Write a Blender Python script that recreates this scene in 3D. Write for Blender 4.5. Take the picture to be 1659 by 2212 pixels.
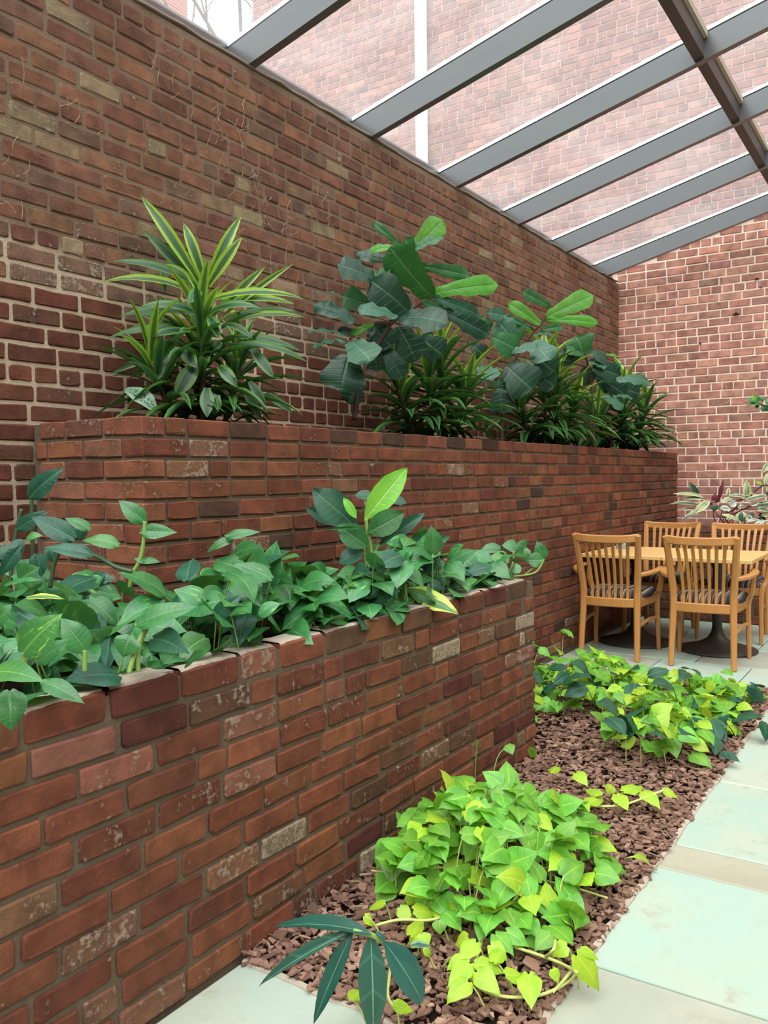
import bpy, bmesh, math, random
import numpy as np
from mathutils import Vector, Matrix, noise as mnoise

C = bpy.context.scene.collection
for o in list(bpy.data.objects):
    bpy.data.objects.remove(o)
scene = bpy.context.scene
PI = math.pi
CAM = Vector((0, 0, 1.30))

# ------------------------------------------------------------------ camera
F_PX = 1820.0
dY = Vector((1198.5, -88.0, F_PX)).normalized()
dX = Vector((2779.5, 41.0, -F_PX)); dX = (dX - dX.dot(dY) * dY).normalized()
dZ = dX.cross(dY)
RW = Matrix((dX, dY, dZ))                 # picture axes (right, down, forward) to world
right, down, fwd = RW @ Vector((1, 0, 0)), RW @ Vector((0, 1, 0)), RW @ Vector((0, 0, 1))
cd = bpy.data.cameras.new('camera')
cam = bpy.data.objects.new('camera', cd); C.objects.link(cam)
cd.sensor_fit = 'VERTICAL'; cd.sensor_height = 36.0; cd.lens = 36.0 * F_PX / 2212.0
cd.clip_start = 0.05; cd.clip_end = 200
up, back = -down, -fwd
cam.matrix_world = Matrix(((right.x, up.x, back.x, CAM.x), (right.y, up.y, back.y, CAM.y),
                           (right.z, up.z, back.z, CAM.z), (0, 0, 0, 1)))
scene.camera = cam

# ------------------------------------------------------------------ sky and exposure
world = bpy.data.worlds.new('overcast_sky'); scene.world = world; world.use_nodes = True
wn, wl = world.node_tree.nodes, world.node_tree.links
wn.clear()
w_out = wn.new('ShaderNodeOutputWorld'); w_bg = wn.new('ShaderNodeBackground')
w_tc = wn.new('ShaderNodeTexCoord'); w_sep = wn.new('ShaderNodeSeparateXYZ'); w_ramp = wn.new('ShaderNodeValToRGB')
wl.new(w_tc.outputs['Generated'], w_sep.inputs[0]); wl.new(w_sep.outputs['Z'], w_ramp.inputs[0])
w_ramp.color_ramp.elements[0].position = 0.0; w_ramp.color_ramp.elements[0].color = (0.42, 0.45, 0.48, 1)
w_ramp.color_ramp.elements[1].position = 1.0; w_ramp.color_ramp.elements[1].color = (0.95, 0.99, 1.0, 1)
wl.new(w_ramp.outputs[0], w_bg.inputs[0]); w_bg.inputs[1].default_value = 2.1
wl.new(w_bg.outputs[0], w_out.inputs[0])
sd = bpy.data.lights.new('hazy_sun', 'SUN'); sd.energy = 3.2; sd.angle = math.radians(55); sd.color = (1.0, .985, .95)
sun = bpy.data.objects.new('hazy_sun', sd); C.objects.link(sun)
sun.rotation_euler = Vector((-.27, .72, -1.0)).to_track_quat('-Z', 'Y').to_euler()
vs = scene.view_settings
vs.view_transform = 'Standard'; vs.look = 'None'; vs.gamma = 1.0; vs.use_curve_mapping = False
vs.exposure = 0.68
scene.cycles.max_bounces = 10; scene.cycles.diffuse_bounces = 5; scene.cycles.transparent_max_bounces = 12
scene.cycles.use_denoising = True

# ------------------------------------------------------------------ helpers
def srgb(r, g, b):
    f = lambda c: (c / 12.92 if c <= 0.04045 else ((c + 0.055) / 1.055) ** 2.4)
    return (f(r / 255), f(g / 255), f(b / 255))

def obj(name, me, parent=None, mat=None):
    if isinstance(me, bmesh.types.BMesh):
        m = bpy.data.meshes.new(name); me.to_mesh(m); me.free(); me = m
    if mat is not None and not me.materials:
        me.materials.append(mat)
    o = bpy.data.objects.new(name, me); C.objects.link(o)
    if parent is not None:
        o.parent = parent
    return o

def empty(name, loc=(0, 0, 0), rz=0):
    o = bpy.data.objects.new(name, None); C.objects.link(o)
    o.location = loc; o.rotation_euler = (0, 0, rz); o.empty_display_size = 0.1
    return o

def tag(o, label, cat, group=None, kind=None):
    o['label'] = label; o['category'] = cat
    if group: o['group'] = group
    if kind: o['kind'] = kind
    return o

def structure(o, label=None):
    o['kind'] = 'structure'
    if label: o['label'] = label
    return o

def mesh_data(name, verts, faces, uvs=None, mats=None, smooth=False):
    me = bpy.data.meshes.new(name)
    me.from_pydata([tuple(v) for v in verts], [], faces)
    if uvs is not None:
        uvl = me.uv_layers.new(name='UVMap')
        flat = np.empty(len(me.loops) * 2, 'f')
        li = np.empty(len(me.loops), 'i'); me.loops.foreach_get('vertex_index', li)
        flat[0::2] = np.asarray(uvs)[li, 0]; flat[1::2] = np.asarray(uvs)[li, 1]
        uvl.data.foreach_set('uv', flat)
    for m in (mats or []):
        me.materials.append(m)
    if smooth:
        me.polygons.foreach_set('use_smooth', [True] * len(me.polygons))
    me.update()
    return me

def box_bm(bm, x0, x1, y0, y1, z0, z1, bev=0.0):
    r = bmesh.ops.create_cube(bm, size=1)
    vsx = r['verts']
    bmesh.ops.scale(bm, vec=(x1 - x0, y1 - y0, z1 - z0), verts=vsx)
    bmesh.ops.translate(bm, vec=((x0 + x1) / 2, (y0 + y1) / 2, (z0 + z1) / 2), verts=vsx)
    if bev > 0:
        es = set()
        for v in vsx: es.update(v.link_edges)
        bmesh.ops.bevel(bm, geom=list(es), offset=bev, segments=1, affect='EDGES')
    return bm

def box(name, x0, x1, y0, y1, z0, z1, mat, parent=None, bev=0.0):
    return obj(name, box_bm(bmesh.new(), x0, x1, y0, y1, z0, z1, bev), parent, mat)

def sweep(path, size, hint=(0, 0, 1), closed=True, sides=4, smooth_path=0, cham=0.25):
    """verts, faces of a profile of (width, height) swept along path; size may be per point"""
    P = [Vector(p) for p in path]
    for _ in range(smooth_path):
        Q = [P[0]]
        for a, b in zip(P[:-1], P[1:]):
            Q += [a.lerp(b, .25), a.lerp(b, .75)]
        Q.append(P[-1]); P = Q
    n = len(P)
    V, Fc = [], []
    hint = Vector(hint)
    for i, p in enumerate(P):
        t = (P[min(i + 1, n - 1)] - P[max(i - 1, 0)]).normalized()
        s = t.cross(hint)
        if s.length < 1e-4: s = t.cross(Vector((0, 1, 0.01)))
        s.normalize(); h = s.cross(t).normalized()
        f = i / max(n - 1, 1)
        if isinstance(size, list):
            k = f * (len(size) - 1); a = int(min(k, len(size) - 2)); k -= a
            w = size[a][0] * (1 - k) + size[a + 1][0] * k; q = size[a][1] * (1 - k) + size[a + 1][1] * k
        else:
            w, q = size
        if sides == 4:
            c = cham * min(w, q)
            pr = [(w/2-c, q/2), (w/2, q/2-c), (w/2, -q/2+c), (w/2-c, -q/2), (-w/2+c, -q/2), (-w/2, -q/2+c), (-w/2, q/2-c), (-w/2+c, q/2)]
        else:
            pr = [(w/2 * math.cos(2*PI*k/sides), q/2 * math.sin(-2*PI*k/sides)) for k in range(sides)]
        m = len(pr)
        V += [p + s * a_ + h * b_ for a_, b_ in pr]
        if i:
            o0, o1 = (i - 1) * m, i * m
            for k in range(m):
                Fc.append((o0 + k, o1 + k, o1 + (k + 1) % m, o0 + (k + 1) % m))
    if closed:
        Fc.append(tuple(range(m))); Fc.append(tuple(reversed(range((n - 1) * m, n * m))))
    return V, Fc

class MB:
    def __init__(s): s.v, s.f = [], []
    def add(s, VF, M=None):
        V, Fc = VF; o = len(s.v)
        s.v += [tuple(M @ Vector(v)) if M else tuple(v) for v in V]
        s.f += [tuple(i + o for i in f) for f in Fc]
        return s
    def build(s, name, mat, parent=None, smooth=False):
        return obj(name, mesh_data(name, s.v, s.f, mats=[mat], smooth=smooth), parent)

def tube(path, r, sides=6, sm=2):
    sz = [(2 * a, 2 * a) for a in r] if isinstance(r, (list, tuple)) else (2 * r, 2 * r)
    if isinstance(sz, list) and len(sz) == 1: sz = sz[0]
    return sweep(path, sz, sides=sides, smooth_path=sm, hint=(0.02, 0.03, 1))

# ------------------------------------------------------------------ node materials
class NM:
    def __init__(s, name):
        s.m = bpy.data.materials.new(name); s.m.use_nodes = True
        s.n, s.l = s.m.node_tree.nodes, s.m.node_tree.links
        s.n.clear(); s.out = s.n.new('ShaderNodeOutputMaterial')
    def node(s, t, **kw):
        n = s.n.new(t)
        for k, v in kw.items(): setattr(n, k, v)
        return n
    def put(s, sock, v):
        if isinstance(v, bpy.types.NodeSocket): s.l.new(v, sock)
        elif v is not None:
            if isinstance(v, (tuple, list)) and len(v) == 3 and sock.type == 'RGBA': v = (*v, 1)
            sock.default_value = v
    def math(s, op, a, b=None, c=None, clamp=False):
        n = s.node('ShaderNodeMath', operation=op, use_clamp=clamp)
        s.put(n.inputs[0], a)
        if b is not None: s.put(n.inputs[1], b)
        if c is not None: s.put(n.inputs[2], c)
        return n.outputs[0]
    def mix(s, f, a, b, mode='MIX'):
        n = s.node('ShaderNodeMix', data_type='RGBA', blend_type=mode)
        s.put(n.inputs[0], f); s.put(n.inputs[6], a); s.put(n.inputs[7], b)
        return n.outputs[2]
    def noise(s, vec, scale, detail=3, rough=.55, out='Fac'):
        n = s.node('ShaderNodeTexNoise'); s.put(n.inputs['Vector'], vec)
        n.inputs['Scale'].default_value = scale; n.inputs['Detail'].default_value = detail; n.inputs['Roughness'].default_value = rough
        return n.outputs[out]
    def ss(s, x, lo, hi):
        n = s.node('ShaderNodeMapRange', interpolation_type='SMOOTHSTEP')
        s.put(n.inputs[0], x); n.inputs[1].default_value = lo; n.inputs[2].default_value = hi
        return n.outputs[0]
    def ramp(s, x, stops, const=False):
        n = s.node('ShaderNodeValToRGB'); s.put(n.inputs[0], x)
        cr = n.color_ramp
        if const: cr.interpolation = 'CONSTANT'
        while len(cr.elements) < len(stops): cr.elements.new(0.5)
        for e, (p, c) in zip(cr.elements, stops): e.position = p; e.color = (*c, 1)
        return n.outputs[0]
    def vmul(s, v, k):
        n = s.node('ShaderNodeVectorMath', operation='MULTIPLY'); s.put(n.inputs[0], v); n.inputs[1].default_value = k
        return n.outputs[0]
    def pos(s): return s.node('ShaderNodeNewGeometry').outputs['Position']
    def bsdf(s, color, rough=.8, spec=.5, bump=None, bstr=.3, bdist=.01, metal=0, **kw):
        p = s.node('ShaderNodeBsdfPrincipled')
        s.put(p.inputs['Base Color'], color); s.put(p.inputs['Roughness'], rough)
        p.inputs['Specular IOR Level'].default_value = spec; p.inputs['Metallic'].default_value = metal
        for k, v in kw.items(): s.put(p.inputs[k], v)
        if bump is not None:
            b = s.node('ShaderNodeBump'); b.inputs['Strength'].default_value = bstr; b.inputs['Distance'].default_value = bdist
            s.put(b.inputs['Height'], bump); s.l.new(b.outputs[0], p.inputs['Normal'])
        return p.outputs[0]
    def done(s, sh):
        s.l.new(sh, s.out.inputs[0]); return s.m

def mat_simple(name, col, rough=.6, spec=.5, var=.12, scale=30, metal=0, bstr=.15):
    k = NM(name); p = k.pos(); n = k.noise(p, scale, 4)
    c = k.mix(k.math('MULTIPLY', n, var * 2), col, tuple(x * .45 for x in col))
    return k.done(k.bsdf(c, rough, spec, bump=n, bstr=bstr, bdist=.004, metal=metal))

def mat_brick(name, grime=0.5, washcol=srgb(186, 168, 148), rough=.85):
    k = NM(name); p = k.pos()
    at = k.node('ShaderNodeAttribute', attribute_name='brickcol'); aw = k.node('ShaderNodeAttribute', attribute_name='brickwash')
    oi = k.node('ShaderNodeObjectInfo')
    base = k.mix(1.0, at.outputs['Color'], oi.outputs['Color'], 'ADD')
    wash = k.math('ADD', aw.outputs['Fac'], oi.outputs['Alpha'])
    n1 = k.noise(p, 14, 4, .6); n2 = k.noise(p, 70, 4, .65); n3 = k.noise(p, 260, 3, .6)
    c = k.mix(k.ss(n1, .32, .72), base, k.mix(1.0, base, (.52, .52, .54), 'MULTIPLY'))
    c = k.mix(k.ss(k.noise(p, 28, 3, .5), .52, .7), c, k.mix(1.0, c, (1.25, 1.3, 1.3), 'MULTIPLY'))
    c = k.mix(k.math('MULTIPLY', k.ss(n2, .5, .8), grime), c, k.mix(.5, c, srgb(90, 70, 58)))
    c = k.mix(k.math('MULTIPLY', k.ss(n3, .58, .75), .35), c, k.mix(1.0, c, (.5, .48, .5), 'MULTIPLY'))
    w = k.math('ADD', k.math('MULTIPLY', n1, .5), k.math('MULTIPLY', n2, .5))
    w = k.ss(k.math('ADD', w, k.math('MULTIPLY', wash, .20)), .62, .72)
    c = k.mix(k.math('MULTIPLY', w, .5), c, washcol)
    h = k.math('ADD', k.math('MULTIPLY', n2, .6), k.math('MULTIPLY', n3, .4))
    return k.done(k.bsdf(c, rough, .25, bump=h, bstr=.7, bdist=.008))

def mat_mortar(name, col, col2=None, zsplit=None):
    k = NM(name); p = k.pos(); n = k.noise(p, 35, 5, .65); n2 = k.noise(p, 220, 3)
    c = k.mix(n, tuple(x * .75 for x in col), tuple(min(1, x * 1.2) for x in col))
    if col2:
        sp = k.node('ShaderNodeSeparateXYZ'); k.put(sp.inputs[0], p)
        zz = k.math('ADD', sp.outputs['Z'], k.math('MULTIPLY', k.noise(p, 3.0, 4), .25))
        zz = k.math('ADD', zz, k.math('MULTIPLY', sp.outputs['Y'], .045))
        d = k.mix(n, tuple(x * .75 for x in col2), tuple(min(1, x * 1.2) for x in col2))
        c = k.mix(k.ss(zz, zsplit - .05, zsplit + .05), d, c)
    return k.done(k.bsdf(c, .95, .1, bump=k.math('ADD', n, n2), bstr=.6, bdist=.006))

M_BRICK = mat_brick('reclaimed_brick')
M_BRICK_TOP = mat_brick('capping_brick', washcol=srgb(196, 184, 168))
M_BRICK_OLD = mat_brick('old_wall_brick', grime=.35, washcol=srgb(222, 190, 176))
M_MORTAR = mat_mortar('brown_mortar', srgb(106, 93, 78))
M_MORTAR_LEFT = mat_mortar('two_tone_mortar', srgb(126, 106, 90), srgb(190, 172, 148), 2.42)
M_MORTAR_BACK = mat_mortar('pale_mortar', srgb(236, 212, 196))
M_WASH = mat_mortar('mortar_skim', srgb(186, 172, 156))

# bricks that the far, never-closely-seen walls wear as a texture
def mat_brick_tex(name, c1, c2, mortar, swap):
    k = NM(name); p = k.pos()
    s = k.node('ShaderNodeSeparateXYZ'); k.put(s.inputs[0], p)
    cb = k.node('ShaderNodeCombineXYZ'); k.put(cb.inputs[0], s.outputs[swap]); k.put(cb.inputs[1], s.outputs['Z'])
    b = k.node('ShaderNodeTexBrick'); k.put(b.inputs[0], cb.outputs[0])
    b.inputs['Color1'].default_value = (*c1, 1); b.inputs['Color2'].default_value = (*c2, 1); b.inputs['Mortar'].default_value = (*mortar, 1)
    b.inputs['Scale'].default_value = 1; b.inputs['Brick Width'].default_value = .207; b.inputs['Row Height'].default_value = .081; b.inputs['Mortar Size'].default_value = .006
    return k.done(k.bsdf(b.outputs[0], .9, .2))
M_TEX_X = mat_brick_tex('plain_brick_facing', srgb(160, 92, 76), srgb(140, 76, 62), srgb(190, 165, 150), 'X')
M_TEX_Y = mat_brick_tex('plain_brick_siding', srgb(150, 92, 72), srgb(132, 74, 58), srgb(150, 130, 115), 'Y')

# ------------------------------------------------------------------ bricks laid one by one
def brick_variant(L, Hh, D, rough, rng):
    r = lambda a: rng.uniform(-a, a)
    c = lambda: rng.uniform(.25, 1.0) * (rough * 1.6 + .003)
    x, z = L / 2, Hh / 2
    pts = [(-x + c(), -z), (0 + r(L * .25), -z + r(rough * .45)), (x - c(), -z), (x, -z + c()), (x, z - c()),
           (x - c(), z), (0 + r(L * .25), z + r(rough * .45)), (-x + c(), z), (-x, z - c()), (-x, -z + c())]
    pts = [(a + r(rough * .5), b + r(rough * .5)) for a, b in pts]
    n = len(pts); V = []
    for yy, ins in ((-D, 0), (-.0045, 0), (0, .0045)):
        for a, b in pts:
            V.append((a - math.copysign(min(ins, abs(a)), a) * (abs(a) > x * .6), yy + (r(.0012) if yy == 0 else 0), b - math.copysign(ins, b) * (abs(b) > z * .5)))
    Fc = []
    for q in range(2):
        for i in range(n):
            j = (i + 1) % n
            Fc.append((q * n + i, q * n + j, (q + 1) * n + j, (q + 1) * n + i))
    Fc.append(tuple(range(2 * n, 3 * n))); Fc.append(tuple(reversed(range(n))))
    return np.array(V), Fc

VAR = {}
def variants(key, L, Hh, D, rough, mat, count=8):
    k = (key, round(L, 3), round(Hh, 3), round(D, 3))
    if k not in VAR:
        rng = random.Random(hash(k[1:]) & 0xffff)
        out = []
        for i in range(count):
            V, Fc = brick_variant(L, Hh, D, rough, rng)
            out.append((V, Fc, mesh_data('brick', V, Fc, mats=[mat])))
        VAR[k] = out
    return VAR[k]

def in_frame(p, m=80):
    d = Vector(p) - CAM
    z = d.dot(fwd)
    if z < .05: return None
    u = 829.5 + F_PX * d.dot(right) / z; v = 1106 + F_PX * d.dot(down) / z
    return (-m < u < 1659 + m and -m < v < 2212 + m), z

def lay_bricks(parent, O, U, Nn, rows, pal, mat, seed, D=.1, rough=.003, n_ind=300, proud=.0, jit=.002, hid=None, stuffname='brick_courses', key='b'):
    """rows: list of (z_bottom, height, [(u0, u1), ...]); each brick becomes an object or part of one joined remainder"""
    rng = random.Random(seed)
    O, U, Nn = Vector(O), Vector(U).normalized(), Vector(Nn).normalized()
    sg = 1 if U.cross(Nn).z > 0 else -1
    B = []
    for zb, h, spans in rows:
        for u0, u1 in spans:
            L = u1 - u0
            c = O + U * ((u0 + u1) / 2) + Vector((0, 0, zb + h / 2)) + Nn * (proud + rng.uniform(-jit, jit))
            if hid and hid(c): continue
            nom = min((.045, .095, .145, .2, .21), key=lambda q: abs(q - L))
            fr = in_frame(c)
            d = c - CAM
            face = abs(d.normalized().dot(Nn))
            size = L * h * face / max(fr[1], .2) ** 2 if (fr and fr[0]) else 0
            col, wash = pal((u0 + u1) / 2, zb, rng)
            M = Matrix.Translation(c) @ Matrix((U, Nn, Vector((0, 0, 1)))).transposed().to_4x4() @ Matrix.Rotation(rng.uniform(-.008, .008), 4, 'Y') @ Matrix.Diagonal((sg * L / nom, 1, 1, 1))
            B.append((size, nom, h, M, col, wash, rng.randrange(8)))
    B.sort(key=lambda b: -b[0])
    for size, nom, h, M, col, wash, vi in B[:n_ind]:
        o = obj('brick', variants(key, nom, h, D, rough, mat)[vi][2], parent)
        o.matrix_basis = M
        o.color = (*col, wash)
    rest = B[n_ind:]
    if rest:
        Vs, Fs, cols, ws, off = [], [], [], [], 0
        for size, nom, h, M, col, wash, vi in rest:
            V, Fc, _ = variants(key, nom, h, D, rough, mat)[vi]
            A = np.array(M); Vs.append(V @ A[:3, :3].T + A[:3, 3])
            Fs += [tuple(i + off for i in f) for f in Fc]; off += len(V)
            cols += [(*col, 1)] * len(V); ws += [wash] * len(V)
        me = mesh_data(stuffname, np.concatenate(Vs), Fs, mats=[mat])
        a = me.attributes.new('brickcol', 'FLOAT_COLOR', 'POINT'); a.data.foreach_set('color', np.array(cols, 'f').ravel())
        a = me.attributes.new('brickwash', 'FLOAT', 'POINT'); a.data.foreach_set('value', np.array(ws, 'f'))
        o = obj(stuffname, me, parent); o.color = (0, 0, 0, 0); o['kind'] = 'stuff'
    return len(B)

def make_rows(u0, u1, z0, z1, course, joint, rng, header_every=0, mixed=.12, stretch=.2, first=None, ztop=None):
    """courses from the top down when ztop is given"""
    rows = []
    n = int(round((z1 - z0) / course))
    for i in range(n):
        zb = z0 + i * course + joint / 2
        spans = []
        hdr = header_every and i % header_every == header_every // 2
        u = u0 - (0 if first else ((i % 2) * .105 + rng.uniform(-.015, .015)))
        if first:
            L = first[i % 2]
            if L > 0: spans.append((u0, u0 + L))
            u = u0 + abs(L) + joint
        while u < u1 - .03:
            L = .095 if hdr else (rng.choice((.095, .095, .145)) if rng.random() < mixed else stretch * rng.uniform(.96, 1.05))
            a, b = max(u, u0), min(u + L, u1)
            if b - a > .03: spans.append((a, b))
            u += L + joint * rng.uniform(.8, 1.2)
        rows.append((zb, course - joint, spans))
    return rows

def weighted(lst, rng, dark=.62, grey=.16, tint=(1.0, 1.03, .82)):
    t = sum(w for w, *_ in lst); x = rng.random() * t
    for w, c, ws in lst:
        x -= w
        if x <= 0: break
    k = rng.uniform(.84, 1.12) * dark
    cc = srgb(*c); m = (cc[0] * .3 + cc[1] * .6 + cc[2] * .1)
    return tuple((v * (1 - grey) + m * grey) * k * q * rng.uniform(.95, 1.05) for v, q in zip(cc, tint)), max(0, ws + rng.uniform(-.25, .25))

PAL_PLANTER = [(34, (170, 92, 66), .1), (20, (152, 80, 60), .15), (14, (180, 104, 70), .1), (7, (128, 62, 58), 0), (8, (160, 108, 84), .5), (5, (186, 112, 98), .4), (2.6, (160, 134, 110), .8), (8, (134, 88, 68), .3)]
PAL_PLANTER_B = [(40, (166, 88, 64), .05), (18, (150, 78, 58), .05), (14, (176, 100, 72), .2), (6, (118, 78, 66), .2), (5, (96, 66, 58), .1), (6, (160, 106, 84), .5), (3, (140, 66, 60), 0)]
PAL_LEFT_UP = [(38, (176, 104, 80), .0), (24, (160, 92, 74), .0), (14, (188, 114, 82), .0), (10, (168, 110, 90), .3), (4, (190, 150, 116), .3), (4, (150, 98, 84), .1)]
PAL_LEFT_LOW = [(60, (146, 80, 64), -.1), (30, (136, 72, 58), -.1), (12, (156, 88, 70), .1), (6, (138, 84, 74), .3)]
PAL_LEFT_MID = [(50, (170, 116, 102), .35), (30, (156, 104, 94), .4), (16, (174, 106, 84), .2)]
PAL_BACK = [(50, (182, 104, 88), .0), (34, (172, 96, 80), .05), (14, (190, 112, 90), .1), (8, (162, 96, 86), .2)]
PAL_OUT = [(50, (182, 110, 96), .0), (34, (170, 98, 86), .05), (14, (196, 122, 100), .1), (8, (158, 100, 92), .2)]

XL, YB = -2.875, 8.975          # inner faces of the left and back walls
RS, ZR = 0.2475, 3.345          # slope of the glass roof and its height on the left wall
roof_z = lambda x: ZR + RS * (x - XL)
# ------------------------------------------------------------------ floor of bluestone pavers
def mat_stone(name):
    k = NM(name); p = k.pos(); oi = k.node('ShaderNodeObjectInfo')
    n1 = k.noise(p, 2.6, 5, .6); n2 = k.noise(p, 11, 5, .6); n3 = k.noise(p, 150, 3, .6)
    c = k.mix(k.ss(n1, .35, .68), oi.outputs['Color'], k.mix(.55, oi.outputs['Color'], srgb(178, 178, 158)))
    c = k.mix(k.math('MULTIPLY', k.ss(n2, .54, .68), k.math('MULTIPLY', k.ss(n1, .40, .62), .5)), c, srgb(148, 140, 122))
    c = k.mix(k.math('MULTIPLY', k.ss(n3, .60, .72), .2), c, srgb(120, 122, 116))
    rg = k.math('ADD', k.math('MULTIPLY', n2, .3), .38)
    return k.done(k.bsdf(c, rg, .35, bump=k.math('ADD', n2, k.math('MULTIPLY', n3, .3)), bstr=.22, bdist=.008))
M_STONE = mat_stone('bluestone')
M_BED = mat_mortar('sandy_bedding', srgb(176, 168, 148))
M_SOIL = mat_simple('dark_potting_soil', srgb(46, 34, 26), .95, .1, .4, 60, bstr=.6)

BX0, BX1, BY0, BY1 = -1.562, -0.78, 1.645, 5.43      # bark bed; it widens to the long wall beyond the planter end (y 3.64)
PE = 3.64
floor = structure(box('floor', -3.1, 3.3, -3.1, 9.2, -.12, -.045, M_BED), 'pale bluestone paving with light joints')
SC = {'blue': srgb(160, 182, 170), 'pale': srgb(170, 184, 172), 'grey': srgb(160, 162, 150), 'tan': srgb(162, 156, 138)}
rngp = random.Random(5)
def paver(x0, x1, y0, y1, c, dz=0.0):
    g = .004
    V = []
    bm = box_bm(bmesh.new(), x0 + g, x1 - g, y0 + g, y1 - g, -.045, dz, .004)
    for v in bm.verts: v.co += Vector((rngp.uniform(-.002, .002), rngp.uniform(-.002, .002), 0))
    o = obj('paver', bm, floor, M_STONE); k = rngp.uniform(.94, 1.05)
    o.color = (*[min(1, a * k) for a in SC[c]], 1)
    return o
for x0, x1, y0, y1, c in [
    (-1.56, -1.10, .95, 1.645, 'pale'), (-1.10, -.78, .95, 1.645, 'pale'), (-1.56, -.9, .2, .95, 'grey'), (-.9, -.2, .2, .95, 'blue'),
    (-.78, -.06, .95, 2.128, 'grey'), (-.78, -.06, 2.128, 2.795, 'blue'), (-.78, -.06, 2.795, 2.998, 'tan'), (-.78, -.06, 2.998, 3.72, 'blue'),
    (-.78, -.06, 3.72, 4.36, 'pale'), (-.78, -.06, 4.36, 4.92, 'blue'), (-.78, -.06, 4.92, 5.43, 'pale'), (-.2, .9, .2, .95, 'grey'),
    (-.06, .9, .95, 1.7, 'blue'), (-.06, .9, 1.7, 2.4, 'pale'), (-.06, .9, 2.4, 3.1, 'grey'), (-.06, .9, 3.1, 3.9, 'blue'), (-.06, .9, 3.9, 4.55, 'pale'), (-.06, .9, 4.55, 5.43, 'blue'),
    (-2.27, -1.62, 5.43, 6.02, 'grey'), (-1.62, -1.03, 5.43, 6.02, 'blue'), (-1.03, -.25, 5.43, 6.02, 'pale'), (-.25, .9, 5.43, 6.02, 'blue'),
    (-2.27, -1.4, 6.02, 6.62, 'blue'), (-1.4, -.72, 6.02, 6.62, 'grey'), (-.72, .1, 6.02, 6.62, 'blue'), (.1, .9, 6.02, 6.62, 'pale'),
    (-2.27, -1.72, 6.62, 7.2, 'grey'), (-1.72, -1.1, 6.62, 7.2, 'blue'), (-1.1, -.4, 6.62, 7.2, 'blue'), (-.4, .9, 6.62, 7.2, 'grey'),
    (-2.27, -1.5, 7.2, 7.75, 'blue'), (-1.5, -.8, 7.2, 7.75, 'grey'), (-.8, .1, 7.2, 7.75, 'pale'), (.1, .9, 7.2, 7.75, 'blue')]:
    paver(x0, x1, y0, y1, c, -rngp.uniform(0, .004))
for i in range(4):
    for j in range(10):
        paver(.9 + i * .6, 1.5 + i * .6, -2.9 + j * 1.07, -1.83 + j * 1.07, rngp.choice(['blue', 'pale', 'grey']))
for i in range(4):
    for j in range(3):
        paver(-1.56 + i * .62, -.94 + i * .62, -2.9 + j * 1.03, -1.87 + j * 1.03, rngp.choice(['blue', 'pale', 'grey']))

# ------------------------------------------------------------------ left wall
rw = random.Random(11)
wall_left = structure(box('wall_left', XL - .32, XL - .005, -3.1, YB + .1, -.1, ZR - .01, M_MORTAR_LEFT), 'long brick wall with brown mortar above and pale mortar below')
CRS = .0745
zb0 = 1.597 - CRS * 9
rows_l = make_rows(.9, YB, zb0, ZR - .005, CRS, .0135, rw, header_every=7, mixed=.16)
rows_l = [(z, min(h, ZR - z - .002), sp) for z, h, sp in rows_l if z < ZR - .03]
def pal_left(u, z, rng):
    b = 2.19 - .045 * (u - 1.8) + rng.uniform(-.02, .02)
    if z > b: return weighted(PAL_LEFT_UP, rng, .62, .3)
    if z > b - .19: return weighted(PAL_LEFT_MID, rng, .6, .3)
    return weighted(PAL_LEFT_LOW, rng)
def hid_left(c):
    return (c.y > 2.05 and c.z < 1.38) or c.z < .72
lay_bricks(wall_left, (XL, 0, 0), (0, 1, 0), (1, 0, 0), rows_l, pal_left, M_BRICK, 21, D=.06, rough=.0042, hid=hid_left, jit=.003)
# ragged mortar bedding along the top of the wall
mb = MB(); ys = np.arange(.9, YB, .11)
pts = [(XL - .02 + rw.uniform(-.006, .006), y, ZR + .004 + rw.uniform(-.005, .006)) for y in ys]
mb.add(sweep(pts, (.05, .012), hint=(0, 0, 1)))
o = mb.build('mortar_cap', mat_mortar('grey_cap_mortar', srgb(150, 132, 116)), wall_left)
# dead ivy rootlets still clinging to the bricks
M_ROOT = mat_simple('dry_rootlets', srgb(186, 156, 128), .9, .1)
mb = MB()
for cy, cz, n, s in [(3.03, 2.96, 16, .09), (3.1, 3.06, 9, .07), (3.28, 2.72, 22, .13), (3.5, 2.62, 16, .14), (3.2, 2.45, 8, .1), (2.15, 2.78, 6, .1), (1.9, 2.62, 4, .12), (3.8, 2.75, 10, .12), (4.1, 2.5, 8, .12), (2.62, 3.05, 6, .06), (1.95, 2.3, 3, .1)]:
    for i in range(n):
        y, z = cy + rw.gauss(0, s), cz + rw.gauss(0, s * .8)
        a = rw.uniform(0, 2 * PI); L = rw.uniform(.015, .05)
        p = [(XL + .006 + rw.uniform(0, .004), y, z)]
        for q in range(2):
            a += rw.uniform(-.8, .8); y += math.cos(a) * L; z += math.sin(a) * L; p.append((XL + .007 + rw.uniform(0, .005), y, z))
        mb.add(tube(p, .0011, 3, 1))
o = mb.build('dry_rootlets', M_ROOT, wall_left); o['kind'] = 'stuff'; o['label'] = 'pale dry ivy rootlets left on the bricks'

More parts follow.
